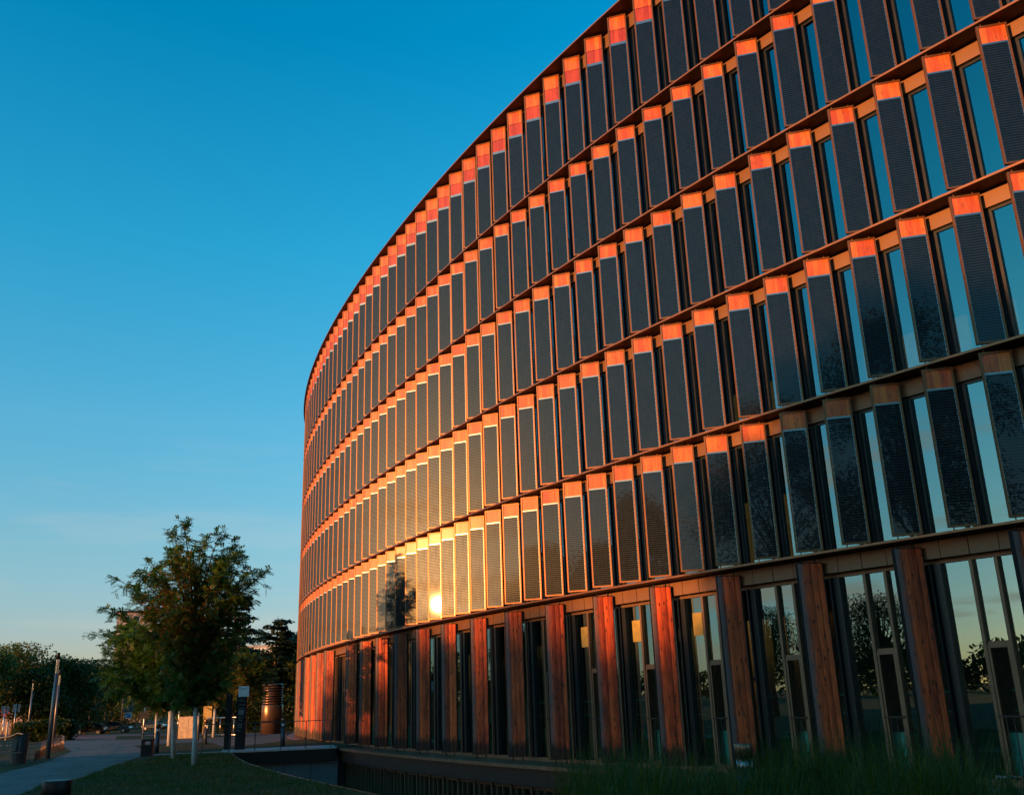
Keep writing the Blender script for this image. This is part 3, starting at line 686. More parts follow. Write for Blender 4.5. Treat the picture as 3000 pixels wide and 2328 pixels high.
# ------------------------------------------------------------------ trees
def tree_leaves(P, D, size, kind='pinnate'):
    """P points, D directions -> quads"""
    n = len(P); P = np.asarray(P); D = D / (np.linalg.norm(D, axis=1, keepdims=True) + 1e-9)
    S = np.cross(D, nrg.normal(size=(n, 3)) * 0.35 + np.array([0, 0, 1.0])); S /= (np.linalg.norm(S, axis=1, keepdims=True) + 1e-9)
    if kind == 'leaf':
        L = size * nrg.uniform(0.6, 1.3, (n, 1)); a = P; b = P + D * L * 0.5 + S * L * 0.32; c = P + D * L; d = P + D * L * 0.5 - S * L * 0.32
        return np.stack([a, b, c, d], 1)
    if kind == 'needle':
        L = size * nrg.uniform(0.6, 1.3, (n, 1)); return np.stack([P - S * 0.06 * L, P + S * 0.06 * L, P + D * L + S * 0.04 * L, P + D * L - S * 0.04 * L], 1)
    out = []
    L = size * nrg.uniform(0.7, 1.2, (n, 1))
    for i in range(5):
        r = P + D * L * (0.15 + 0.85 * i / 5) + np.array([0, 0, -1.0]) * L * 0.25 * (i / 5) ** 2
        for sgn in ((1, -1)):
            dr = D * 0.45 + S * sgn; dr /= np.linalg.norm(dr, axis=1, keepdims=True); l = L * 0.36; wv = D * L * 0.10
            out.append(np.stack([r - wv * 0.4, r + dr * l * 0.5 - wv, r + dr * l, r + dr * l * 0.5 + wv], 1))
    return np.concatenate(out)
def curve3(a, b, c, n):
    return [a * (1 - t) ** 2 + b * 2 * t * (1 - t) + c * t * t for t in np.linspace(0, 1, n)]

def locust(label, u, v, tips, trunk_top, rad, white, orange=0.0, dens=1.0, inner=36, lsize=0.26, group=None):
    """young locust tree whose limbs end near the given places; tips in photo pixels"""
    tips = [(a_, b_ + 7) for a_, b_ in tips]; B = G(u, v); root = thing('locust_tree', label, 'tree', B, group=group); Y = B.y
    top = Vector(at_y(*trunk_top, Y)) - B
    T = [(Vector(at_y(a, b, Y)) - B) for a, b in tips]
    T = [t_ + Vector((0, rnd.uniform(-0.8, 0.8), 0)) for t_ in T]
    zlo = min(t_.z for t_ in T) ; 
    for _ in range(inner):
        a, b = rnd.choice(T[:len(tips)]), rnd.choice(T[:len(tips)]); q = rnd.uniform(0.2, 0.9); p = a.lerp(b, q)
        axis = Vector((top.x * p.z / max(0.1, top.z), 0, p.z)); hw = max(0.4, abs(p.x - axis.x)) 
        W = max(abs(t_.x - axis.x) for t_ in T[:len(tips)] if abs(t_.z - p.z) < 1.2) if any(abs(t_.z - p.z) < 1.2 for t_ in T[:len(tips)]) else 1
        ang = rnd.uniform(0, 2 * math.pi); r_ = W * rnd.uniform(0.35, 0.8)
        T.append(Vector((axis.x + r_ * math.cos(ang), r_ * math.sin(ang), p.z * rnd.uniform(0.9, 1.0))))
    tm = MB(); wh = white
    pts = [Vector((0, 0, -0.1)), Vector((top.x * 0.1, 0, top.z * 0.25)), Vector((top.x * 0.4 + 0.05, 0.05, top.z * 0.55)), top]
    if wh:
        fz_ = wh / top.z; pw = Vector((top.x * fz_ * 0.5, 0, wh)); tm.tube([pts[0], pw * 0.5, pw], [rad * 1.15, rad, rad * 0.95], 12, 1)
        tm.tube([pw, pts[2], pts[3]], [rad * 0.93, rad * 0.6, 0.02], 10, 0)
    else: tm.tube(pts, [rad * 1.2, rad, rad * 0.6, 0.02], 10, 0)
    LP, LD = [], []
    for t_ in T:
        z0 = max(1.9 if white else 1.6, min(t_.z * 0.55 + 0.3, top.z * 0.86)); a = Vector((top.x * z0 / top.z, 0, z0)); mid = a.lerp(t_, 0.5) + Vector((0, 0, 0.12 * (t_ - a).length))
        n = 8; cu = curve3(a, mid, t_, n); L = (t_ - a).length
        tm.tube(cu, [max(0.006, (0.018 + 0.007 * L) * (1 - i / n) + 0.004) for i in range(n)], 5, 0, False)
        nt = int(5 + L * 5.5 * dens)
        for _ in range(nt):
            s_ = rnd.random() ** 0.75; s_ = 0.12 + 0.88 * s_; i = min(n - 2, int(s_ * (n - 1))); p = cu[i].lerp(cu[i + 1], s_ * (n - 1) - i)
            d0 = (cu[i + 1] - cu[i]).normalized()
            dr = (d0 * 0.8 + Vector((rnd.gauss(0, 1), rnd.gauss(0, 1), rnd.gauss(0.1, 0.6))) * 0.75).normalized(); tl = rnd.uniform(0.3, 0.85) * (1.15 - 0.6 * s_)
            for j in range(7):
                q = j / 6; pp = p + dr * tl * q + Vector((0, 0, -0.12 * q * q)); LP.append(pp)
                LD.append(dr * 0.7 + Vector((rnd.gauss(0, 0.7), rnd.gauss(0, 0.7), rnd.gauss(-0.2, 0.4))))
    tm.build('trunk', [M_BARK, M_LIME], root)
    P = np.array([tuple(p) for p in LP]); D = np.array([tuple(p) for p in LD]); Q = tree_leaves(P, D, lsize)
    nn = len(Q) // len(P); cz = np.tile(P, (nn, 1))
    mi = (nrg.random(len(cz)) < orange * np.exp(-((cz[:, 0] - top.x) / 1.8) ** 2 - ((cz[:, 2] - top.z * 0.6) / 2.6) ** 2)).astype(int) if orange else np.zeros(len(Q), int)  # orange leaves massed mid-crown: autumn colour plus sunlit patches put into the colour
    link('crown', quads_mesh('crown', Q, [M_LEAF, M_LEAFO], mi), root)
    return root
z7 = lambda a, b: (250 + a * 0.354, 1500 + b * 0.354)
GRP = 'whitewashed young locust trees on the lawn'
locust('young locust tree with the tallest rust and sunlight tinted crown and white painted trunk in front', 568, 2240,
       [z7(*q) for q in ((870, 110), (960, 150), (1085, 130), (1200, 210), (1270, 350), (1530, 470), (1450, 500), (1370, 635), (1310, 690), (1250, 560), (1330, 880), (1380, 1000), (1300, 1180), (1200, 1350),
        (770, 170), (640, 310), (740, 310), (440, 440), (560, 370), (310, 540), (350, 670), (420, 620), (600, 500), (780, 1380), (1050, 1400), (700, 1250), (1000, 250), (1100, 330), (520, 800), (640, 1050), (1050, 900), (900, 1150), (860, 1450), (950, 1500), (1010, 1460), (800, 1500), (1120, 1420), (740, 1480), (1200, 1250))],
       z7(890, 330), 0.082, 2.0, 0.28, 1.0, 52, group=GRP)
locust('broad dark locust tree with drooping left boughs and white painted trunk', 508, 2222,
       [z7(*q) for q in ((190, 760), (240, 800), (45, 965), (100, 1080), (170, 1220), (190, 1330), (300, 1420), (430, 1450), (560, 1470), (680, 1440), (450, 880), (330, 930), (600, 900), (330, 1150), (500, 1150), (760, 1400), (700, 980), (240, 1000))],
       z7(620, 900), 0.088, 2.1, 0.0, 1.0, 60, 0.28, group=GRP)
for (u, v, cx, cy, rx, ry, lab) in ((495, 2184, 500, 1960, 95, 105, 'locust tree with sunlit white trunk just behind the dark broad one'),
                                  (457, 2161, 450, 2010, 78, 80, 'small locust with orange lit trunk left of the rubbish bin post'),
                                  (625, 2158, 640, 1970, 88, 95, 'locust with pale trunk beside the yellow pay station'),
                                  (716, 2157, 722, 1975, 70, 85, 'locust with thin lit trunk between sign pylon and brown vent tower')):
    tips = [(cx + rx * math.cos(a) * rnd.uniform(0.75, 1.1), cy - ry * math.sin(a) * rnd.uniform(0.75, 1.1)) for a in np.linspace(-0.6, 3.7, 13)]
    locust(lab, u, v, tips, (cx, cy - ry * 0.5), 0.11, 2.1, 0.25, 0.9, 34, 0.30, group=GRP)

def broad(label, u, v, d, w_px, top_v, bot_v, mt, n=9000, leaf=0.30, name='leafy_tree', group='trees along the far street', trunk=None, P0=None, hgt=None, wid=None, shape=1.0, clumps=60, trad=0.22, cf=0.22):
    """full grown tree: base found under pixel column u at distance d; crown between top_v and bot_v"""
    if P0 is None:
        P = at_y(u, 2100, d); B = Vector((P[0], P[1], gz(P[0], P[1]))); W = w_px * d / FPX / 2
        zt = at_y(u, top_v, d)[2] - B.z; zb = at_y(u, bot_v, d)[2] - B.z
    else: B = Vector((P0[0], P0[1], gz(P0[0], P0[1]))); W = wid / 2; zt = hgt; zb = hgt * 0.22
    root = thing(name, label, 'tree', B, group=group); zb = max(zb, 0.3)
    tm = MB(); tm.tube([(0, 0, -0.2), (0.05, 0, zb), (0.0, 0.1, zb + (zt - zb) * 0.5), (0.1, 0, zt * 0.93)], [trad * 1.2, trad, trad * 0.6, 0.03], 9)
    C = []; 
    for i in range(clumps):
        h_ = rnd.random() ** 0.8; zz = zb + (zt - zb) * (0.04 + 0.9 * h_); prof = math.sin(math.pi * min(1, (0.10 + 0.86 * h_)) ** (0.85 * shape)) ** 0.6
        a = rnd.uniform(0, 2 * math.pi); r_ = W * prof * math.sqrt(rnd.uniform(0.15, 1)) * rnd.uniform(0.82, 1.02); C.append((r_ * math.cos(a), r_ * math.sin(a), zz))
        if i % 2 == 0:
            q = Vector(C[-1]); s_ = Vector((0, 0, zb + (q.z - zb) * 0.45)); tm.tube(curve3(s_, s_.lerp(q, 0.5) + Vector((0, 0, 0.4)), q, 5), [trad * 0.3, trad * 0.22, trad * 0.16, 0.03, 0.015], 5, 0, False)
    tm.build('trunk', M_BARK, root)
    C = np.array(C); cr = W * cf + 0.25; per = n // clumps
    P = np.repeat(C, per, 0) + np.clip(nrg.normal(size=(per * clumps, 3)), -1.9, 1.9) * np.array([cr, cr, cr * 0.62])
    P[:, 2] = np.clip(P[:, 2], zb * 0.8, zt)
    D = nrg.normal(size=P.shape) + np.array([0, 0, -0.3])
    link('crown', quads_mesh('crown', tree_leaves(P, D, leaf, 'leaf'), [mt]), root)
    return root
def cedar(label, u, d, top_v, W, name='cedar_tree'):
    P = at_y(u, 2100, d); B = Vector((P[0], P[1], gz(P[0], P[1]))); zt = at_y(u, top_v, d)[2] - B.z
    root = thing(name, label, 'tree', B, group='layered cedars behind the locust trees'); tm = MB(); tm.tube([(0, 0, -0.2), (0, 0, zt * 0.5), (0.1, 0, zt)], [0.3, 0.2, 0.03], 8)
    PP, DD = [], []
    nl = int(zt / 0.62)
    for i in range(nl):
        z = 2.0 + (zt - 2.2) * i / nl; fr = 1 - i / nl; rr = W * (0.22 + 0.78 * fr ** 0.8)
        for b in range(6):
            a = rnd.uniform(0, 6.283); L = rr * rnd.uniform(0.55, 1.1); e = Vector((math.cos(a) * L, math.sin(a) * L, z + rnd.uniform(-0.1, 0.35) + 0.05 * L))
            s_ = Vector((0, 0, z)); cu = curve3(s_, s_.lerp(e, 0.5) + Vector((0, 0, 0.35)), e + Vector((0, 0, -0.2)), 6); tm.tube(cu, [0.06, 0.05, 0.04, 0.03, 0.02, 0.01], 4, 0, False)
            for _ in range(int(34 + 34 * L)):
                q = rnd.uniform(0.2, 1) ; j = min(4, int(q * 5)); p = cu[j].lerp(cu[j + 1], q * 5 - j); sp = 0.42 * L * (1.05 - q) + 0.12
                PP.append((p.x + rnd.gauss(0, sp * 0.6), p.y + rnd.gauss(0, sp * 0.6), p.z + rnd.gauss(0, 0.07))); DD.append((math.cos(a) + rnd.gauss(0, 0.8), math.sin(a) + rnd.gauss(0, 0.8), rnd.gauss(-0.35, 0.25)))
    tm.build('trunk', M_BARK, root)
    link('crown', quads_mesh('crown', tree_leaves(np.array(PP), np.array(DD), 0.42, 'leaf'), [M_CEDAR]), root)
cedar('lone cedar with tiered flat boughs against the sky behind the brown vent tower', 800, 100, 1806, 4.3)
cedar('half hidden cedar whose tiered boughs show past the right side of the locust crown', 672, 103, 1735, 5.6)
# far street trees (pixel column, distance, width px, crown top, crown bottom)
for i, (u, d, w, tv, bv, mt, lab) in enumerate((
        (40, 122, 185, 1886, 2120, M_LEAFG, 'big olive green tree filling the left edge of the view'),
        (-60, 115, 150, 1900, 2120, M_LEAFG, 'leafy tree cut by the left edge of the picture'),
        (150, 125, 95, 1918, 2110, M_LEAFG, 'slim tree crown rising just behind the tall dark street lamp'),
        (118, 118, 130, 1960, 2130, M_LEAFD, 'dark bushy tree directly behind the street lamps'),
        (205, 124, 165, 1934, 2125, M_LEAFD, 'broad black green tree between lamps and the parked cars'),
        (275, 172, 150, 1932, 2110, M_LEAFD, 'dark tree behind the parked cars below the pink tower'),
        (340, 172, 140, 1950, 2110, M_LEAFD, 'dark tree at the foot of the pink tower'),
        (262, 150, 95, 1975, 2075, M_LEAFY, 'olive street tree with thin lit trunk left of the cars'),
        (308, 152, 95, 1985, 2078, M_LEAFY, 'olive street tree with forked trunk above the black car'),
        (362, 154, 100, 1990, 2075, M_LEAFY, 'olive street tree with pale trunk above the grey car'),
        (425, 145, 130, 1960, 2105, M_LEAFG, 'green tree seen below the dark locust boughs'),
        (500, 115, 140, 1940, 2105, M_LEAFD, 'dark tree far behind the white locust trunks'),
        (585, 108, 140, 1900, 2110, M_LEAFG, 'green tree behind the utility cabinet'),
        (655, 104, 130, 1880, 2115, M_LEAFG, 'green tree behind the sign pylon'),
        (735, 106, 130, 1905, 2115, M_LEAFG, 'green tree left of the brown vent tower'),
        (800, 110, 130, 1935, 2115, M_LEAFD, 'dark tree right behind the brown vent tower'),
        (858, 108, 90, 1850, 2120, M_LEAFY, 'pointed light green tree touching the building edge'),
        (900, 100, 110, 1900, 2120, M_LEAFG, 'green tree half hidden by the building corner'))):
    broad(lab, u, None, d, w, tv, bv, mt, 11000 if w > 120 else 7000, 0.34, trad=0.16 if mt is M_LEAFY else 0.25)
# the trees to the west and behind the viewpoint: they shade and mirror in the facade
SD = Vector((math.cos(SUN_AZ), math.sin(SUN_AZ), 0)); SP = Vector((-SD.y, SD.x, 0)) * -1
OFF = [((-2, -14), 20, 13, 'tall plane tree behind the viewpoint mirrored in the nearest solar panels'),
       ((8, -9), 21, 12, 'tall maple behind the viewpoint to the right of the plane tree'),
       ((-13, -8), 15.5, 9, 'round topped tree behind the viewpoint near the path'),
       ((-20, -10), 13.0, 9, 'round headed maple between the plane tree and the lime trees behind the viewpoint'),
       ((-27, -9), 14.2, 10, 'lime tree shading the right end of the facade'),
       ((-44, -22), 13.7, 8, 'lime tree by the park edge south of the path'),
       ((-40, -24), 17, 12, 'large oak at the park edge south west of the viewpoint'),
       ((-28, 18.5), 7.0, 4.8, 'young tree standing alone west of the lawn'),
       ((-46, 27), 7.9, 5.6, 'second smaller round tree farther west of the lawn')]
for (p, h, w, lab) in OFF:
    if h > 8: ca_, sa_ = math.cos(R(-5.9)), math.sin(R(-5.9)); p = (5 + (p[0] - 5) * ca_ - (p[1] - 24) * sa_, 24 + (p[0] - 5) * sa_ + (p[1] - 24) * ca_)
    broad(lab, 0, 0, 0, 0, 0, 0, M_LEAFG, 44000 if h > 8 else 16000, 0.20 if h > 8 else 0.13, name='park_tree', group='park trees around the viewpoint', P0=p, hgt=h + 0.0, wid=w, clumps=90, cf=0.09)
SX0 = SD * 119.7; SPV = Vector((SD.y, -SD.x, 0))
for i in range(13):
    s = -14 + i * 5.0 + rnd.uniform(-1, 1); c = SX0 + SPV * s + SD * rnd.uniform(-6, 10)
    broad('tree number %s of the tall windbreak row beyond the park west of the building' % ['one', 'two', 'three', 'four', 'five', 'six', 'seven', 'eight', 'nine', 'ten', 'eleven', 'twelve', 'thirteen'][i],
          0, 0, 0, 0, 0, 0, M_LEAFD, 12000, 0.45, name='windbreak_tree', group='windbreak row west of the park', P0=(c.x, c.y), hgt=17.6 + rnd.uniform(-0.7, 0.7), wid=10, clumps=46)
# far wood on the horizon
def wood_belt():
    P = []; 
    for a in np.arange(0, 360, 0.22):
        if 40 < a < 62: pass
        r_ = 330 + 60 * math.sin(a * 0.13); hh = 11 + 3.5 * math.sin(a * 0.7) + 2 * math.sin(a * 2.3)
        n = 70; q = nrg.normal(size=(n, 3)) * np.array([2.2, 2.2, 0]); z = nrg.uniform(0, 1, n) ** 0.6 * hh - 2.6
        P.append(np.stack([r_ * math.cos(R(a)) + q[:, 0], r_ * math.sin(R(a)) + q[:, 1], z], 1))
    P = np.concatenate(P); Q = tree_leaves(P, nrg.normal(size=P.shape), 1.9, 'leaf')
    tag(link('distant_wood', quads_mesh('distant_wood', Q, [M_LEAFD])), 'dark belt of woodland along the horizon', 'wood', kind='stuff')
wood_belt()
def hedge(label, a, b, d, h, w=1.4, n=9000):
    A, B = at_y(a, 2100, d), at_y(b, 2100, d); A = Vector((A[0], A[1], 0)); B = Vector((B[0], B[1], 0)); t = nrg.random(n)[:, None]
    P = np.array(A) * (1 - t) + np.array(B) * t + nrg.normal(size=(n, 3)) * np.array([0.1, w * 0.35, 0]); P[:, 2] = gz(A.x, A.y) + nrg.random(n) ** 0.7 * h * (1 + 0.08 * np.sin(P[:, 0]))
    c = (A + B) / 2; P -= np.array([c.x, c.y, 0])
    o = link('hedge', quads_mesh('hedge', tree_leaves(P, nrg.normal(size=P.shape), 0.3, 'leaf'), [M_LEAFD]), None, (c.x, c.y, 0)); tag(o, label, 'hedge')
hedge('long clipped dark hedge behind the parked cars', 190, 470, 160, 3.6)
hedge('low dark hedge at the foot of the street lamps', 60, 215, 90, 1.6)
hedge('dark hedge behind the far orange lit railing', 560, 900, 96, 3.0)

# ------------------------------------------------------------------ ornamental grass in the foreground, small lawn tufts
def blades(name, n, region, hr, wr, label, curve=0.5, inside_fn=None, zoff=-0.02, mt=None):
    V = []
    while len(V) < n:
        x = rnd.uniform(*region[0]); y = rnd.uniform(*region[1])
        if inside_fn and not inside_fn(x, y): continue
        V.append((x, y))
    Q = []
    for x, y in V:
        h = rnd.uniform(*hr) * (0.50 + 0.36 * rnd.random() + 0.16 * math.sin(x * 2.1 + 1.3 * math.sin(y * 1.7))); a = rnd.uniform(0, 6.283); w = rnd.uniform(*wr); b = h * curve * rnd.uniform(0.1, 1.0)
        z0 = gz(x, y) + zoff; dx, dy = math.cos(a), math.sin(a); px, py = -dy, dx; prev = None
        S_ = 5 if hr[1] > 0.3 else 2
        for i in range(S_ + 1):
            t = i / S_; c = (x + dx * b * t * t, y + dy * b * t * t, z0 + h * (t - 0.22 * curve * t ** 3)); ww = w * (1 - t ** 1.5) + 0.0008
            cur = ((c[0] - px * ww, c[1] - py * ww, c[2]), (c[0] + px * ww, c[1] + py * ww, c[2]))
            if prev: Q.append([prev[0], prev[1], cur[1], cur[0]])
            prev = cur
    o = link(name, quads_mesh(name, np.array(Q), [mt or M_BLADE])); tag(o, label, 'grass', kind='stuff')
def front(x, y):
    if inside((x, y), moat) or y < 0: return False
    az = math.degrees(math.atan2(x, y)); r = math.hypot(x, y)
    dens = min(1, max(0, (az - 1.5) / 9)) * (1 if az < 23.5 else (0.25 if az < 25.5 else 0.0))
    return 8.6 < r < 18 and rnd.random() < dens
blades('ornamental_grass', 15000, ((-1, 9), (7, 18)), (0.82, 1.55), (0.004, 0.008), 'tall dark ornamental grass along the court edge in front of the facade', 0.55, front)
blades('ornamental_grass', 320, ((-1, 8), (7, 16)), (1.3, 1.9), (0.002, 0.004), 'long pale seed stalks rising out of the ornamental grass', 0.35, front)
def left(x, y):
    if inside((x, y), moat) or inside((x, y), path): return False
    return math.hypot(x, y) > 12
blades('lawn_grass', 42000, ((-16, -2), (15, 46)), (0.06, 0.20), (0.006, 0.014), 'short rough grass on the lawn by the locust trees', 0.8, left, mt=M_TURF)

def litter(n):
    Q = []
    while len(Q) < n:
        x, y = rnd.uniform(-34, -4), rnd.uniform(16, 66)
        if inside((x, y), moat): continue
        a = rnd.uniform(0, 6.283); l = rnd.uniform(0.03, 0.075); c = Vector((x, y, gz(x, y) + 0.015)); u_ = Vector((math.cos(a), math.sin(a), rnd.uniform(-0.1, 0.3))) * l; w_ = Vector((-math.sin(a), math.cos(a), rnd.uniform(-0.1, 0.2))) * l * 0.5
        Q.append([tuple(c - u_), tuple(c + w_), tuple(c + u_), tuple(c - w_)])
    tag(link('fallen_leaves', quads_mesh('fallen_leaves', np.array(Q), [M_LEAFO])), 'dry fallen leaves scattered over the path and lawn', 'leaves', kind='stuff')
litter(2600)
# ------------------------------------------------------------------ street furniture
def lamp_post(label, u, v, vt, rad):
    B = G(u, v); zt = at_y(u + (v - vt) * 0.085, vt, B.y)[2] - B.z
    r_ = thing('street_lamp', label, 'street lamp', B, group='slim pillar street lamps at the left')
    h = zt; mb = MB(); mb.tube([(0, 0, -0.1), (0, 0, h * 0.45), (0, 0, h * 0.80)], [rad, rad * 0.92, rad * 0.66], 16); mb.build('pole', M_POLE, r_)
    mb = MB(); mb.tube([(0, 0, h * 0.80), (0, 0, h * 0.935)], rad * 0.64, 16, cap=False); mb.build('lamp_glass', M_LGLASS, r_)
    mb = MB(); mb.tube([(0, 0, h * 0.80), (0, 0, h * 0.935)], 0.02, 6); mb.build('lamp_tube', M_WHITE, r_)
    mb = MB(); mb.tube([(0, 0, h * 0.935), (0, 0, h * 0.985), (0, 0, h)], [rad * 0.7, rad * 0.7, rad * 0.62], 16); mb.build('cap', M_DARK, r_)
lamp_post('tallest and nearest street lamp, dark pole in shade', 139, 2222, 1911, 0.105)
lamp_post('street lamp with orange lit pole just right of the dark nearest one', 153, 2190, 1962, 0.09)
lamp_post('lit street lamp standing between the twin plate sign and the dark lamp', 78, 2170, 1989, 0.10)
lamp_post('farthest and thinnest street lamp half lit', 97, 2159, 2012, 0.09)
def sign_pair(label, u, v, vt):
    B = G(u, v); h = at_y(u + (v - vt) * 0.07, vt, B.y)[2] - B.z; r_ = thing('twin_plate_sign', label, 'sign', B, R(35), group='twin plate signs seen from behind')
    mb = MB(); mb.tube([(0, 0, -0.1), (0, 0, h)], 0.04, 8); mb.build('pole', M_STEEL, r_)
    for x in (-0.20, 0.30): mb = MB(); mb.box((x - 0.13, -0.05, h - 0.85), (0.26, 0, 0), (0, 0.03, 0), (0, 0, 0.82)); mb.build('sign_plate', M_STEEL, r_)
    mb = MB(); mb.box((-0.3, -0.02, h - 0.62), (0.68, 0, 0), (0, 0.04, 0), (0, 0, 0.05)); mb.build('crossbar', M_STEEL, r_)
sign_pair('twin plate sign on a thin lit pole left of the lit street lamp', 36, 2164, 2061)
sign_pair('twin plate sign at the very left edge of the picture', 3, 2166, 2067)
def post(label, u, v, vt, rad, mt, name='metal_post', cat='post', lean=0.08):
    B = G(u, v); h = at_y(u + (v - vt) * lean, vt, B.y)[2] - B.z; r_ = thing(name, label, cat, B)
    mb = MB(); mb.tube([(0, 0, -0.1), (0, 0, h)], [rad, rad * 0.9], 10); mb.build('shaft', mt, r_); mb = MB(); mb.tube([(0, 0, h), (0, 0, h + 0.06)], [rad * 1.15, rad * 0.7], 10); mb.build('cap', M_DARK, r_); return r_, h
post('short thick lit wooden post near the left edge', 17, 2167, 2112, 0.11, M_BEIGE)
post('thin lit post beside the left twin plate sign', 5, 2168, 2102, 0.05, M_STEEL)
r_, h = post('slim lit pole with a dark sign plate standing above the black litter bin', 417, 2178, 2054, 0.055, M_STEEL, 'sign_pole', 'sign')
mb = MB(); mb.box((-0.3, -0.07, h - 1.05), (0.6, 0, 0), (0, 0.02, 0), (0, 0, 0.45)); mb.build('sign_plate', M_DARK, r_)
post('lit pole behind the right white trunk near the utility cabinet', 579, 2168, 2062, 0.09, M_POLE)
post('slim grey pole standing in the hedge behind the cars', 353, 2142, 1960, 0.13, M_SLATE, 'street_pole', 'pole')
r_, h = post('pole carrying a large dark board and a small white square sign with a diagonal bar', 372, 2146, 2048, 0.05, M_SLATE, 'parking_sign', 'sign', 0.1)
mb = MB(); mb.box((-0.65, -0.09, h - 1.5), (1.3, 0, 0), (0, 0.03, 0), (0, 0, 1.45)); mb.build('dark_board', M_SLATE, r_)
mb = MB(); mb.box((-0.42, -0.10, h - 2.25), (0.84, 0, 0), (0, 0.03, 0), (0, 0, 0.66)); mb.build('sign_plate', M_WHITE, r_)
mb = MB(); mb.box((-0.33, -0.112, h - 2.18), (0.66, 0, 0), (0, 0.008, 0), (0, 0, 0.52)); mb.build('sign_face', M_BLUE, r_)
mb = MB(); a_ = Vector((0.62, 0, 0.46)); mb.box((-0.33, -0.122, h - 2.16), a_, (0, 0.006, 0), (-0.04, 0, 0.07)); mb.build('diagonal_bar', M_WHITE, r_)
def bollard(label, u, v, h, rad, hm=None, P0=None):
    B = G(u, v) if P0 is None else Vector((P0[0], P0[1], gz(*P0))); r_ = thing('bollard_light', label, 'bollard', B, group='dark bollard lights')
    mb = MB(); mb.tube([(0, 0, -0.1), (0, 0, h * 0.66)], rad, 20); mb.build('base', M_SLATE, r_)
    mb = MB()
    for i in range(8): a = i * math.pi / 4; c_, s_ = math.cos(a) * rad * 0.8, math.sin(a) * rad * 0.8; mb.tube([(c_, s_, h * 0.66), (c_, s_, h * 0.84)], 0.008, 6)
    mb.build('bars', M_STEEL, r_)
    mb = MB(); mb.tube([(0, 0, h * 0.66), (0, 0, h * 0.84)], rad * 0.55, 14); mb.build('lamp_glass', M_STEEL, r_)
    mb = MB(); mb.tube([(0, 0, h * 0.84), (0, 0, h - 0.008), (0, 0, h)], [rad, rad, rad * 0.96], 20); mb.build('head', hm or M_VENT, r_)
bollard('near bollard light poking above the bottom left lawn edge', 0, 0, 1.13, 0.10, M_DARK, P0=(-3.42, 7.45))
bollard('bollard light with brown head standing in the tall foreground grass', 0, 0, 1.06, 0.115, P0=(2.75, 12.75))
bollard('bollard light beside the black litter bin', 458, 2205, 1.35, 0.11)
bollard('bollard light in front of the yellow pay station', 600, 2180, 1.35, 0.11)
bollard('bollard light behind the deck railing in front of the brown vent tower', 828, 2185, 1.35, 0.11)
# litter bin with canopy
B = G(430, 2213); r_ = thing('litter_bin', 'black square litter bin with an oval slot and a flat canopy', 'bin', B, R(8))
mb = MB(); mb.box((-0.24, -0.18, 0), (0.48, 0, 0), (0, 0.36, 0), (0, 0, 0.48)); mb.box((-0.24, -0.18, 0.48), (0.09, 0, 0), (0, 0.36, 0), (0, 0, 0.14)); mb.box((0.15, -0.18, 0.48), (0.09, 0, 0), (0, 0.36, 0), (0, 0, 0.14)); mb.box((-0.24, -0.18, 0.62), (0.48, 0, 0), (0, 0.36, 0), (0, 0, 0.1)); mb.build('body', M_DARK, r_)
mb = MB(); mb.box((0.20, 0.14, 0.72), (0.03, 0, 0), (0, 0.03, 0), (0, 0, 0.2)); mb.build('stay', M_DARK, r_)
mb = MB(); mb.box((-0.26, -0.2, 0.92), (0.56, 0, 0), (0, 0.4, 0), (0, 0, 0.03)); mb.build('canopy', M_DARK, r_)
# slanted round bin by the bench
B = G(52, 2235); r_ = thing('round_bin', 'dark round bin with slanted top beside the bench', 'bin', B)
mb = MB(); n = 24; lo = [(0.30 * math.cos(i * 2 * math.pi / n), 0.30 * math.sin(i * 2 * math.pi / n), 0) for i in range(n)]; hi = [(x * 1.12, y * 1.12, 1.05 + x * 0.42) for x, y, _ in lo]
mb.poly(lo + hi, [(i, (i + 1) % n, n + (i + 1) % n, n + i) for i in range(n)], 0, True); mb.face([(x, y, z - 0.03) for x, y, z in hi], None, 0); mb.build('body', M_SLATE, r_)
mb = MB(); mb.tube([(x, y, z) for x, y, z in hi] + [hi[0]], 0.02, 6); mb.build('rim', M_DARK, r_)
# bench
B = G(5, 2240); r_ = thing('park_bench', 'slatted timber bench at the left edge beside the path', 'bench', B, R(12))
mb = MB()
for i in range(5): mb.box((-1.6, -0.25 + i * 0.1, 0.44), (2.3, 0, 0), (0, 0.08, 0), (0, 0, 0.04))
mb.build('seat', M_BENCH, r_); mb = MB()
for i in range(4): mb.box((-1.6, 0.27 + 0.02 * i, 0.54 + i * 0.11), (2.0, 0, 0), (0, 0.03, 0), (0, 0, 0.09))
mb.build('backrest', M_BENCH, r_)
for x in (-1.4, 0.5): mb = MB(); mb.box((x, -0.2, 0), (0.06, 0, 0), (0, 0.06, 0), (0, 0, 0.44)); mb.box((x, 0.24, 0), (0.06, 0, 0), (0, 0.06, 0), (0, 0, 0.9)); mb.build('leg', M_SLATE, r_)
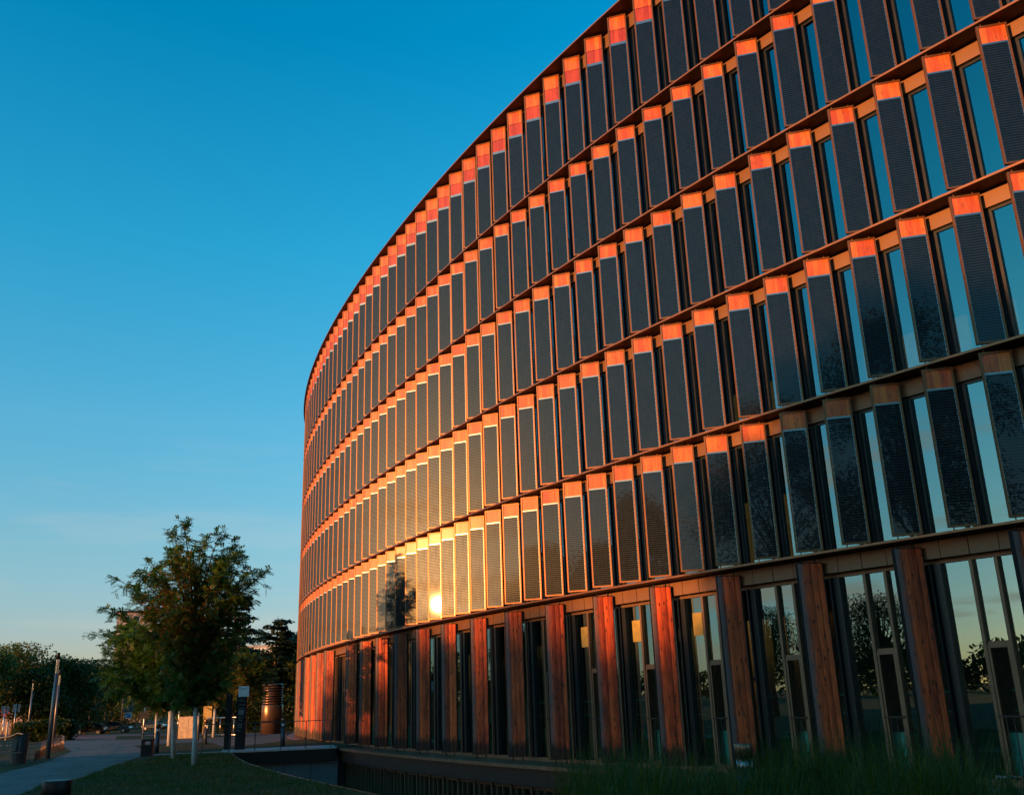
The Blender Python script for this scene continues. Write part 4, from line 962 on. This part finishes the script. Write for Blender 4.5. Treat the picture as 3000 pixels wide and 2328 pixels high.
# bicycle stand behind the bench
B = G(20, 2205); r_ = thing('bicycle_stand', 'bluish steel bicycle stand with hooped top rail behind the bench', 'bicycle stand', B, R(-6))
mb = MB(); mb.tube([(-3.2, 0, 0.55), (0.1, 0, 0.85), (0.5, 0, 1.02), (0.8, 0, 0.98), (0.92, 0, 0.8)], 0.05, 10); mb.build('top_rail', M_SLATE, r_)
for x in (-2.6, 0.2): mb = MB(); mb.tube([(x, 0, 0), (x, 0, 0.6)], 0.04, 8); mb.build('leg', M_STEEL, r_)
for i in range(9): mb = MB(); x = -2.9 + i * 0.36; mb.tube([(x, 0, 0.60), (x + 0.1, -0.16, 0.42), (x + 0.08, -0.16, 0.25)], 0.014, 6); mb.build('hook', M_STEEL, r_)
# low wire fence around the planting bed
r_ = thing('wire_fence', 'low rusty wire hoop fence around the bed at the street lamps', 'fence', G(78, 2225))
fp = [G(*q) for q in ((66, 2232), (100, 2230), (128, 2214), (165, 2203), (185, 2198), (180, 2190), (150, 2188), (120, 2190))]; o0 = r_.location.copy()
for i, (a, b) in enumerate(zip(fp[:-1], fp[1:])):
    a, b = a - o0, b - o0; L = (b - a).length; n = max(2, int(L / 0.22)); mb = MB()
    for j in range(n): p = a.lerp(b, j / n); mb.tube([p, p + Vector((0, 0, 0.75))], 0.008, 4)
    for z in (0.08, 0.3, 0.55, 0.72): mb.tube([a + Vector((0, 0, z)), b + Vector((0, 0, z))], 0.007, 4)
    mb.build('fence_panel', M_VENT, r_)
# sign pylon of two slabs
B = G(694, 2196); r_ = thing('sign_pylon', 'tall black information pylon with a white square head behind the deck railing', 'sign', B, R(12))
mb = MB(); mb.box((-0.12, 0, 0), (0.48, 0, 0), (0, 0.14, 0), (0, 0, 2.62)); mb.build('front_slab', M_DARK, r_)
mb = MB(); mb.box((-0.66, 0.4, 0), (0.32, 0, 0), (0, 0.12, 0), (0, 0, 2.62)); mb.build('rear_slab', M_DARK, r_)
mb = MB(); mb.box((-0.06, -0.02, 2.44), (0.50, 0, 0), (0, 0.016, 0), (0, 0, 0.50)); hd = mb.build('head_plate', M_WHITE, r_)
mb = MB(); mb.box((0.0, -0.026, 2.80), (0.30, 0, 0), (0, 0.005, 0), (0, 0, 0.025)); mb.box((0.335, -0.026, 2.815), (0.05, 0, 0), (0, 0.005, 0), (0, 0, 0.014)); mb.box((0.353, -0.026, 2.797), (0.014, 0, 0), (0, 0.005, 0), (0, 0, 0.05)); mb.build('lettering', M_SLATE, hd)
mb = MB()
for z, w in ((2.3, 0.2), (2.24, 0.34), (2.06, 0.34), (1.9, 0.3), (1.5, 0.34), (1.42, 0.18), (1.34, 0.2)): mb.box((-0.02, -0.006, z), (w, 0, 0), (0, 0.005, 0), (0, 0, 0.022))
mb.box((-0.02, -0.006, 1.6), (0.26, 0, 0), (0, 0.005, 0), (0, 0, 0.24), 0)
for i in range(4): mb.box((-0.02 + 0.12 * (i % 2), -0.006, 1.0 + 0.1 * (i // 2)), (0.08, 0, 0), (0, 0.005, 0), (0, 0, 0.07))
mb.box((-0.05, -0.006, 0.86), (0.16, 0, 0), (0, 0.005, 0), (0, 0, 0.045)); mb.build('lettering', plain('pylon_print', (0.13, 0.15, 0.16), 0.6), r_)
# utility cabinet, pay station, ribbed vent tower
B = G(552, 2161); r_ = thing('utility_cabinet', 'beige utility cabinet lit orange behind the white trunks', 'cabinet', B, R(6))
mb = MB(); mb.box((-0.75, -0.25, 0), (1.5, 0, 0), (0, 0.5, 0), (0, 0, 1.15 * 1.35)); mb.build('body', M_BEIGE, r_)
for x in (-0.72, 0.01): mb = MB(); mb.box((x, -0.27, 0.12), (0.70, 0, 0), (0, 0.02, 0), (0, 0, 1.35)); mb.build('door', M_BEIGE, r_)
mb = MB(); mb.box((-0.78, -0.28, 1.553), (1.56, 0, 0), (0, 0.56, 0), (0, 0, 0.05)); mb.build('lid', M_BEIGE, r_)
B = G(597, 2150); r_ = thing('pay_station', 'yellow lit parking pay station on a flat stem', 'pay station', B, R(8))
mb = MB(); mb.box((-0.12, -0.1, 0), (0.32, 0, 0), (0, 0.2, 0), (0, 0, 1.35)); mb.build('stem', M_YELLOW, r_)
mb = MB(); mb.box((-0.14, -0.16, 1.35), (0.78, 0, 0), (0, 0.32, 0), (0, 0, 1.15)); mb.build('head', M_YELLOW, r_)
B = G(795, 2148); r_ = thing('vent_tower', 'brown cylindrical ventilation tower with ribbed upper half', 'vent', B)
hV = at_y(795, 1999, B.y)[2] - B.z; rV = 59 * B.y / FPX / 2
mb = MB(); mb.tube([(0, 0, 0), (0, 0, hV * 0.55), (0, 0, hV * 0.57)], [rV, rV, rV * 0.96], 48); mb.build('body', M_VENT, r_)
mb = MB(); mb.tube([(0, 0, hV * 0.57), (0, 0, hV * 0.97)], rV * 0.78, 32); mb.build('inner_duct', M_DARK, r_)
for i in range(8):
    mb = MB(); z = hV * (0.585 + 0.051 * i); mb.tube([(0, 0, z), (0, 0, z + hV * 0.022), (0, 0, z + hV * 0.036)], [rV * 0.98, rV * 0.93, rV * 0.85], 48); mb.build('louvre_ring', M_VENT, r_)
# far lit railing and a small barrier
r_ = thing('far_railing', 'orange lit tubular railing across the lawn behind the sign pylon', 'railing', G(610, 2160))
o0 = r_.location.copy(); a, b = G(606, 2157) - o0, G(704, 2157) - o0
for z in (0.95, 0.1): mb = MB(); mb.tube([a + Vector((0, 0, z * 1.5)), b + Vector((0, 0, z * 1.5))], 0.05, 8); mb.build('rail', M_STEEL, r_)
for i in range(6): mb = MB(); p = a.lerp(b, i / 5); mb.tube([p, p + Vector((0, 0, 1.42))], 0.045, 8); mb.build('post', M_STEEL, r_)
r_ = thing('tube_barrier', 'small tubular barrier left of the utility cabinet', 'barrier', G(519, 2160)); sc = 1.35
for q in ([(0, 0, 0), (0.05, 0, 3.0)], [(0, 0, 1.05 * sc), (0.8, 0, 1.05 * sc)], [(0, 0, 0.85 * sc), (0.75, 0, 0.35 * sc)]): mb = MB(); mb.tube(q, 0.045, 8); mb.build('tube', M_STEEL, r_)
# orange lit timber wall / banner at the far left
r_ = thing('timber_screen', 'low orange lit timber screen beyond the street lamps', 'fence', G(50, 2150)); o0 = r_.location.copy()
a, b = G(-60, 2150) - o0, G(98, 2150) - o0; n = 30
for i in range(n): mb = MB(); p = a.lerp(b, i / n); mb.box(p, (b - a) / n * 0.86, (0, 0.06, 0), (0, 0, 2.4 + 0.4 * i / n * rnd.uniform(0.8, 1.2))); mb.build('board', M_BENCH, r_)
mb = MB(); B = G(-2, 2140); mb.box((-3.5, 0, 2.2), (5, 0, 0), (0, 0.1, 0), (0, 0, 2.0)); o = mb.build('red_awning', M_RED, None, B); tag(o, 'red awning at the left edge above the timber screen', 'awning')
# chrome rail corner at the right edge
B0 = Vector((6.55, 12.1, -2.3)); r_ = thing('stair_handrail', 'blue grey steel tube handrail on a slanted black strut at the bottom right corner', 'handrail', B0)
P1 = Vector(at_y(2920, 2275, 12.6)) - B0; P2 = Vector(at_y(2988, 2277, 12.9)) - B0
mb = MB(); mb.tube([P1, P2], 0.021, 12); mb.build('tube', M_STEEL, r_)
mb = MB(); q1 = Vector(at_y(2940, 2284, 12.72)) - B0; q2 = Vector(at_y(2990, 2345, 12.72)) - B0; mb.box(q1, (0.07, 0, 0.0), (0, 0.04, 0), q2 - q1); mb.build('strut', M_DARK, r_)
# parked cars
def car(label, u, v, mt, rz, group='cars parked on the far street', est=False, sc=1.0):
    B = G(u, v); r_ = thing('parked_car', label, 'car', B, rz, group); r_.scale = (sc, sc, sc)
    prof = [(-2.0, 0.35), (-2.05, 0.62), (-1.95, 0.86), (-1.1, 0.96), (1.75, 0.98), (2.0, 0.85), (2.05, 0.5), (2.0, 0.32)]
    cab = [(-1.15, 0.95), (-0.45, 1.42), (0.1, 1.48), (1.25 if not est else 1.5, 1.44), (1.8, 0.97)]
    def ext(mb, pr_, w1, w2, mi=0):
        n = len(pr_); zs_ = [q[1] for q in pr_]; lo_, hi_ = min(zs_), max(zs_); V_ = []
        for s_ in (-1, 1):
            for x, z in pr_: w = w1 + (w2 - w1) * (z - lo_) / (hi_ - lo_); V_.append((x, s_ * w, z))
        F_ = [tuple(range(n))[::-1], tuple(range(n, 2 * n))] + [(i, (i + 1) % n, n + (i + 1) % n, n + i) for i in range(n)]; mb.poly(V_, F_, mi)
    mb = MB(); ext(mb, prof, 0.86, 0.84); b_ = mb.build('body', mt, r_); bv = b_.modifiers.new('bevel', 'BEVEL'); bv.width = 0.06; bv.segments = 3
    mb = MB(); ext(mb, cab, 0.80, 0.60); mb.build('cabin_glass', M_CGLASS, r_)
    mb = MB(); ext(mb, [(-0.5, 1.43), (0.1, 1.50), (1.25 if not est else 1.5, 1.46), (1.3, 1.40), (-0.4, 1.38)], 0.62, 0.60); mb.build('roof', mt, r_)
    for x in (-1.28, 1.28):
        for s_ in (-1, 1):
            mb = MB(); mb.tube([(x, s_ * 0.72, 0.32), (x, s_ * 0.90, 0.32)], 0.32, 20); w_ = mb.build('wheel', M_TYRE, r_); mb = MB(); mb.tube([(x, s_ * 0.88, 0.32), (x, s_ * 0.915, 0.32)], 0.2, 12); mb.build('rim', M_STEEL, w_)
    for s_ in (-1, 1):
        mb = MB(); mb.box((-2.07, s_ * 0.66 - 0.15, 0.66), (0.12, 0, 0), (0, 0.3, 0), (0, 0, 0.14)); mb.build('headlight', M_WHITE, r_)
        mb = MB(); mb.box((1.97, s_ * 0.68 - 0.12, 0.7), (0.09, 0, 0), (0, 0.24, 0), (0, 0, 0.14)); mb.build('tail_light', M_RED, r_)
car('black hatchback parked at the end of the path', 266, 2150, M_CARB, R(2), sc=0.92)
car('dark grey estate car parked nose to the right behind the black hatchback', 338, 2146, M_CARG, R(184), est=True, sc=0.95)
car('silver car glimpsed behind the utility cabinet', 562, 2128, M_CARS, R(180))
car('dark car with a lit tail lamp seen between the young locust trunks', 452, 2137, M_CARB, R(175), sc=0.8)
# far buildings
B = Vector(at_y(335, 2100, 240)); r_ = thing('distant_tower', 'pink lit high rise rising behind the locust crown', 'building', (B.x, B.y, -2.6), R(18)); ht = at_y(330, 1795, 240)[2] + 2.6
mb = MB(); mb.box((-1.4, 0, 0), (9, 0, 0), (0, 9, 0), (0, 0, ht)); mb.build('wall', M_PINK, r_)
for i in range(int(ht / 3.2)):
    for x in (0.0, 2.4, 4.8): mb = MB(); mb.box((x, -0.05, 1.2 + i * 3.2), (1.3, 0, 0), (0, 0.04, 0), (0, 0, 1.5)); mb.build('window', M_CGLASS, r_)
mb = MB(); mb.box((-1.7, -0.3, ht), (9.6, 0, 0), (0, 9.6, 0), (0, 0, 0.5)); mb.build('roof', M_SOFF, r_)
B = Vector(at_y(745, 2100, 210)); r_ = thing('distant_block', 'flat white building showing between locust and cedar', 'building', (B.x, B.y, -2.6)); ht = at_y(745, 1895, 210)[2] + 2.6
mb = MB(); mb.box((-5, 0, 0), (12, 0, 0), (0, 9, 0), (0, 0, ht)); mb.build('wall', M_WHITE, r_)
mb = MB(); mb.box((-4.5, -0.05, ht - 2.6), (11, 0, 0), (0, 0.04, 0), (0, 0, 1.2)); mb.build('window', M_CGLASS, r_)
mb = MB(); mb.box((-5.3, -0.3, ht), (12.6, 0, 0), (0, 9.6, 0), (0, 0, 0.4)); mb.build('roof', M_STONE, r_)
B = Vector(at_y(100, 2100, 200)); r_ = thing('distant_house', 'dark roofed building between the left trees', 'building', (B.x, B.y, -2.6)); ht = at_y(100, 1945, 200)[2] + 2.6
mb = MB(); mb.box((-7, 0, 0), (12, 0, 0), (0, 9, 0), (0, 0, ht - 1)); mb.build('wall', M_SLATE, r_)
mb = MB(); mb.box((-7.4, -0.4, ht - 1), (12.8, 0, 0), (0, 9.8, 0), (0, 0, 1)); mb.build('roof', M_SOFF, r_)
